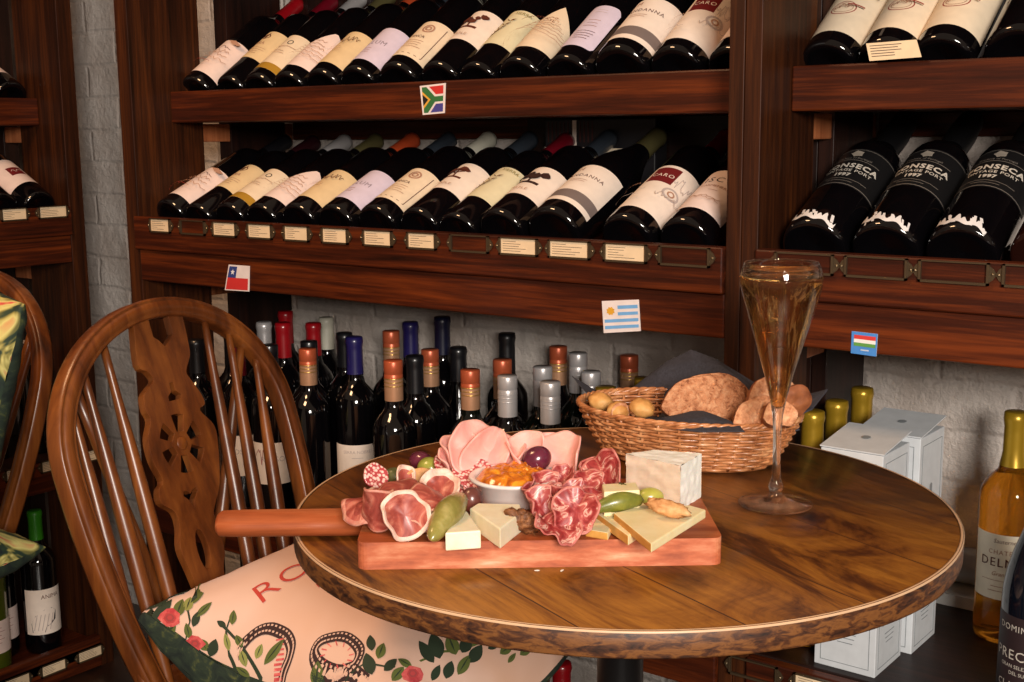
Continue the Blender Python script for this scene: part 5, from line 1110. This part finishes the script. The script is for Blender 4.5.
# bread
crumb, nt, b = new('brown_bread_crumb')
bf = tex(nt, mapping(nt, (1, 1, 1)), 160, 5, .7, .6); vo = nt.nodes.new('ShaderNodeTexVoronoi'); vo.inputs['Scale'].default_value = 140; nt.links.new(mapping(nt, (1, 1, .7)), vo.inputs['Vector'])
nt.links.new(ramp(nt, bf, [(.32, (120, 66, 38)), (.45, (190, 124, 84)), (.7, (226, 170, 128))]), b.inputs['Base Color']); b.inputs['Roughness'].default_value = .85
bump(nt, b, bf, .9, .004)
crust = speck('bread_crust', [(.3, (108, 54, 26)), (.6, (150, 86, 46)), (.8, (196, 130, 80))], 60, .7, bmp=.5, bd=.002); wcr = speck('pale_bread_crumb', [(.3, (160, 98, 62)), (.5, (204, 144, 104)), (.7, (226, 178, 138))], 130, .85, bmp=.7, bd=.003)
gold_cr = speck('golden_crust', [(.3, (176, 112, 50)), (.6, (214, 160, 92)), (.8, (232, 192, 130))], 40, .6, bmp=.3, bd=.002)
def bread(name, label, foot, outline, th, axes, mat, crustm, seed, amp=.0016, group=None):
    """outline in (u,v) metres on the cut face; axes = (ex, ey, ez) world vectors"""
    ex, ey, ez = [Vector(a).normalized() for a in axes]; m = MB(); n = len(outline); K = 7; c = Vector((sum(p[0] for p in outline)/n, sum(p[1] for p in outline)/n))
    def P_(p, w, q):
        x = c.lerp(Vector(p), q); v = ex*x.x+ey*x.y+ez*w
        return v+ez*amp*noise.noise(Vector((x.x*170+seed, x.y*170, w*50)))*1.2*(1 if w > 0 else -1)
    for s_ in (1, -1):
        w = s_*th/2; o = len(m.v); vs = [P_(p_, w*(1-.25*(q/K)**8), q/K*(1)) for q in range(K+1) for p_ in outline]; fs = []
        for q in range(K):
            for k in range(n):
                f_ = (q*n+k, q*n+(k+1) % n, (q+1)*n+(k+1) % n, (q+1)*n+k); fs.append(f_ if s_ > 0 else f_[::-1])
        m.add(vs, fs, mat, True)
    vs = []; 
    for j, (w, g_) in enumerate(((.375, 1), (.2, 1.02), (-.2, 1.02), (-.375, 1))):
        vs += [P_(p_, w*2*th/2*1.0, g_) for p_ in outline]
    m.add(vs, [(j*n+k, j*n+(k+1) % n, (j+1)*n+(k+1) % n, (j+1)*n+k) for j in range(3) for k in range(n)], crustm, True)
    return tag(m.build(name, None, foot), label, 'bread', group)
def dome(w, h, n=26, sk=0):
    pts = []
    for k in range(n):
        a = 2*pi*k/n; x = cos(a); y = sin(a); pts.append((w*x+sk*max(0, y), h*(y if y > 0 else y*.55)))
    return [(x+.0012*sin(7*i), y+.0012*cos(5*i)) for i, (x, y) in enumerate(pts)]
vr = Vector((cos(YAW), sin(YAW), 0)); vb = Vector((-sin(YAW), cos(YAW), 0))   # picture right, away from the camera
# big brown slice
bread('bread_slice', 'large brown bread slice leaning in the middle of the basket, cut face forward', onY(703, 407, 1.235), dome(.048, .036, sk=.006), .016, (vr+Vector((0, 0, -.03)), Vector((0, 0, 1))+vb*.35, -vb+Vector((0, 0, .35))), crumb, crust, 3, group='bread slices in the basket')
bread('bread_slice', 'large brown bread slice just behind the middle slice', onY(712, 404, 1.255), dome(.045, .036, sk=.004), .014, (vr+Vector((0, 0, -.05)), Vector((0, 0, 1))+vb*.35, -vb+Vector((0, 0, .35))), crumb, crust, 5, group='bread slices in the basket')
bread('bread_slice', 'pale tan bread slice right of the brown slice, behind the glass stem', onY(757, 418, 1.215), dome(.030, .022), .020, (vr+vb*.3+Vector((0, 0, .15)), Vector((0, 0, 1))+vb*.6, -vb+Vector((0, 0, .6))), wcr, crust, 7, group='bread slices in the basket')
bread('bread_slice', 'tan bread slice standing upright behind the glass', onY(772, 404, 1.25), dome(.034, .032), .020, (vr+vb*.4, Vector((0, 0, 1))+vb*.3, -vb+Vector((0, 0, .3))), wcr, crust, 9, group='bread slices in the basket')
bread('bread_slice', 'crusty bread slice at the right end of the basket', onY(790, 406, 1.235), dome(.022, .024), .024, (vr+vb*.2, Vector((0, 0, 1))+vr*.2, -vb+Vector((0, 0, .2))), crust, crust, 11, .002, group='bread slices in the basket')
bread('bread_slice', 'small crusty end piece low at the right of the basket', onY(779, 418, 1.205), dome(.018, .018), .020, (vr-vb*.2, Vector((0, 0, 1))+vb*.4, -vb+Vector((0, 0, .4))), wcr, crust, 13, .002, group='bread slices in the basket')
def roll(label, px, Y, dims, rot, seed, cut=False):
    R = thing('bread_roll', label, 'bread', onY(px[0], px[1], Y), rot, 'small bread pieces')
    m = MB(); m.blob((0, 0, 0), dims, gold_cr, 14, amp=.12, seed=seed); m.build('crust', R)
    if cut:
        m = MB(); m.lathe([(0, .0006), (dims[1]*.8, .0004), (dims[1]*.92, -.001), (dims[1]*.8, -.004)], wcr, 20, Matrix.Translation((dims[0]*.62, 0, 0)) @ Matrix.Rotation(pi/2, 4, 'Y'), caps=False); m.build('crumb', R)
roll('golden bread piece at the far left end of the basket', (601, 402), 1.195, (.015, .012, .011), (0, .3, .2), 1)
roll('pale cut bread piece with a white crumb face, left end of the basket', (618, 411), 1.165, (.014, .0125, .0105), (0, 0, -.65), 2, True)
roll('golden bread piece left of the black napkin flap', (642, 408), 1.168, (.015, .012, .0105), (0, .2, -.1), 3)

# ------------------------------------------------------------------ wine flute
gl, nt, b = new('flute_glass')
b.inputs['Transmission Weight'].default_value = 1; b.inputs['Roughness'].default_value = 0; b.inputs['IOR'].default_value = 1.48; b.inputs['Base Color'].default_value = (1, 1, 1, 1)
tr_ = nt.nodes.new('ShaderNodeBsdfTransparent'); mx_ = nt.nodes.new('ShaderNodeMixShader'); mx_.inputs[0].default_value = .78
nt.links.new(tr_.outputs[0], mx_.inputs[1]); nt.links.new(b.outputs[0], mx_.inputs[2]); nt.links.new(mx_.outputs[0], nt.nodes['Material Output'].inputs['Surface'])
wine_m = plain('white_wine', (250, 208, 132), 0.0, trans=1, ior=1.33)
R = thing('wine_flute', 'tall flute of pale golden sparkling wine on the right of the table', 'glass', Vector((-.5185, 1.126, ZT+.0008)))
out = [(0, 0), (.030, 0), (.0365, .0008), (.0372, .0018), (.0360, .0026), (.022, .0050), (.009, .0085), (.0062, .012), (.0066, .016), (.0078, .019), (.0066, .022), (.0046, .027), (.0040, .045), (.0041, .075), (.0052, .092), (.0085, .110), (.0145, .134), (.0220, .160), (.0295, .186), (.0365, .209), (.0398, .222), (.0402, .230), (.0385, .239), (.0362, .2445)]
inn = [(.0352, .2445), (.0372, .239), (.0389, .230), (.0385, .222), (.0352, .209), (.0283, .186), (.0208, .160), (.0133, .134), (.0074, .112), (.0034, .101), (0, .099)]
m = MB(); m.lathe(out+[(.0357, .2452)]+inn, gl, 64, caps=False); m.build('glass', R, weld=True)
lv = .2325
win = [(0, .0992), (.0035, .1011), (.0075, .1121), (.01338, .134), (.02088, .160), (.02838, .186), (.03528, .209), (.03858, .222), (.03895, .229), (.0387, lv), (.0382, lv-.0006), (0, lv-.0006)]
m = MB(); m.lathe(win, wine_m, 64, caps=False); m.build('sparkling_wine', R, weld=True)
m = MB(); rr = random.Random(4); bub = plain('bubble_skin', (255, 250, 235), 0, trans=1, ior=1.0)
for k in range(60):
    z = .108+.122*rr.random()**.8; rm = .0075+(.0385-.0075)*((z-.112)/.11) if z < .222 else .037; a = rr.random()*2*pi; q = (rr.random()**.5)*max(.001, rm-.003)
    if rr.random() < .45: q *= .08
    m.blob((q*cos(a), q*sin(a), z), .00045+.0004*rr.random(), bub, 4)
o = m.build('bubbles', R); o['kind'] = 'stuff'

# ------------------------------------------------------------------ lift everything so that the floor is z = 0
for o in list(S.objects):
    if o.parent is None and o.type in ('MESH', 'EMPTY'): o.location.z += CZ
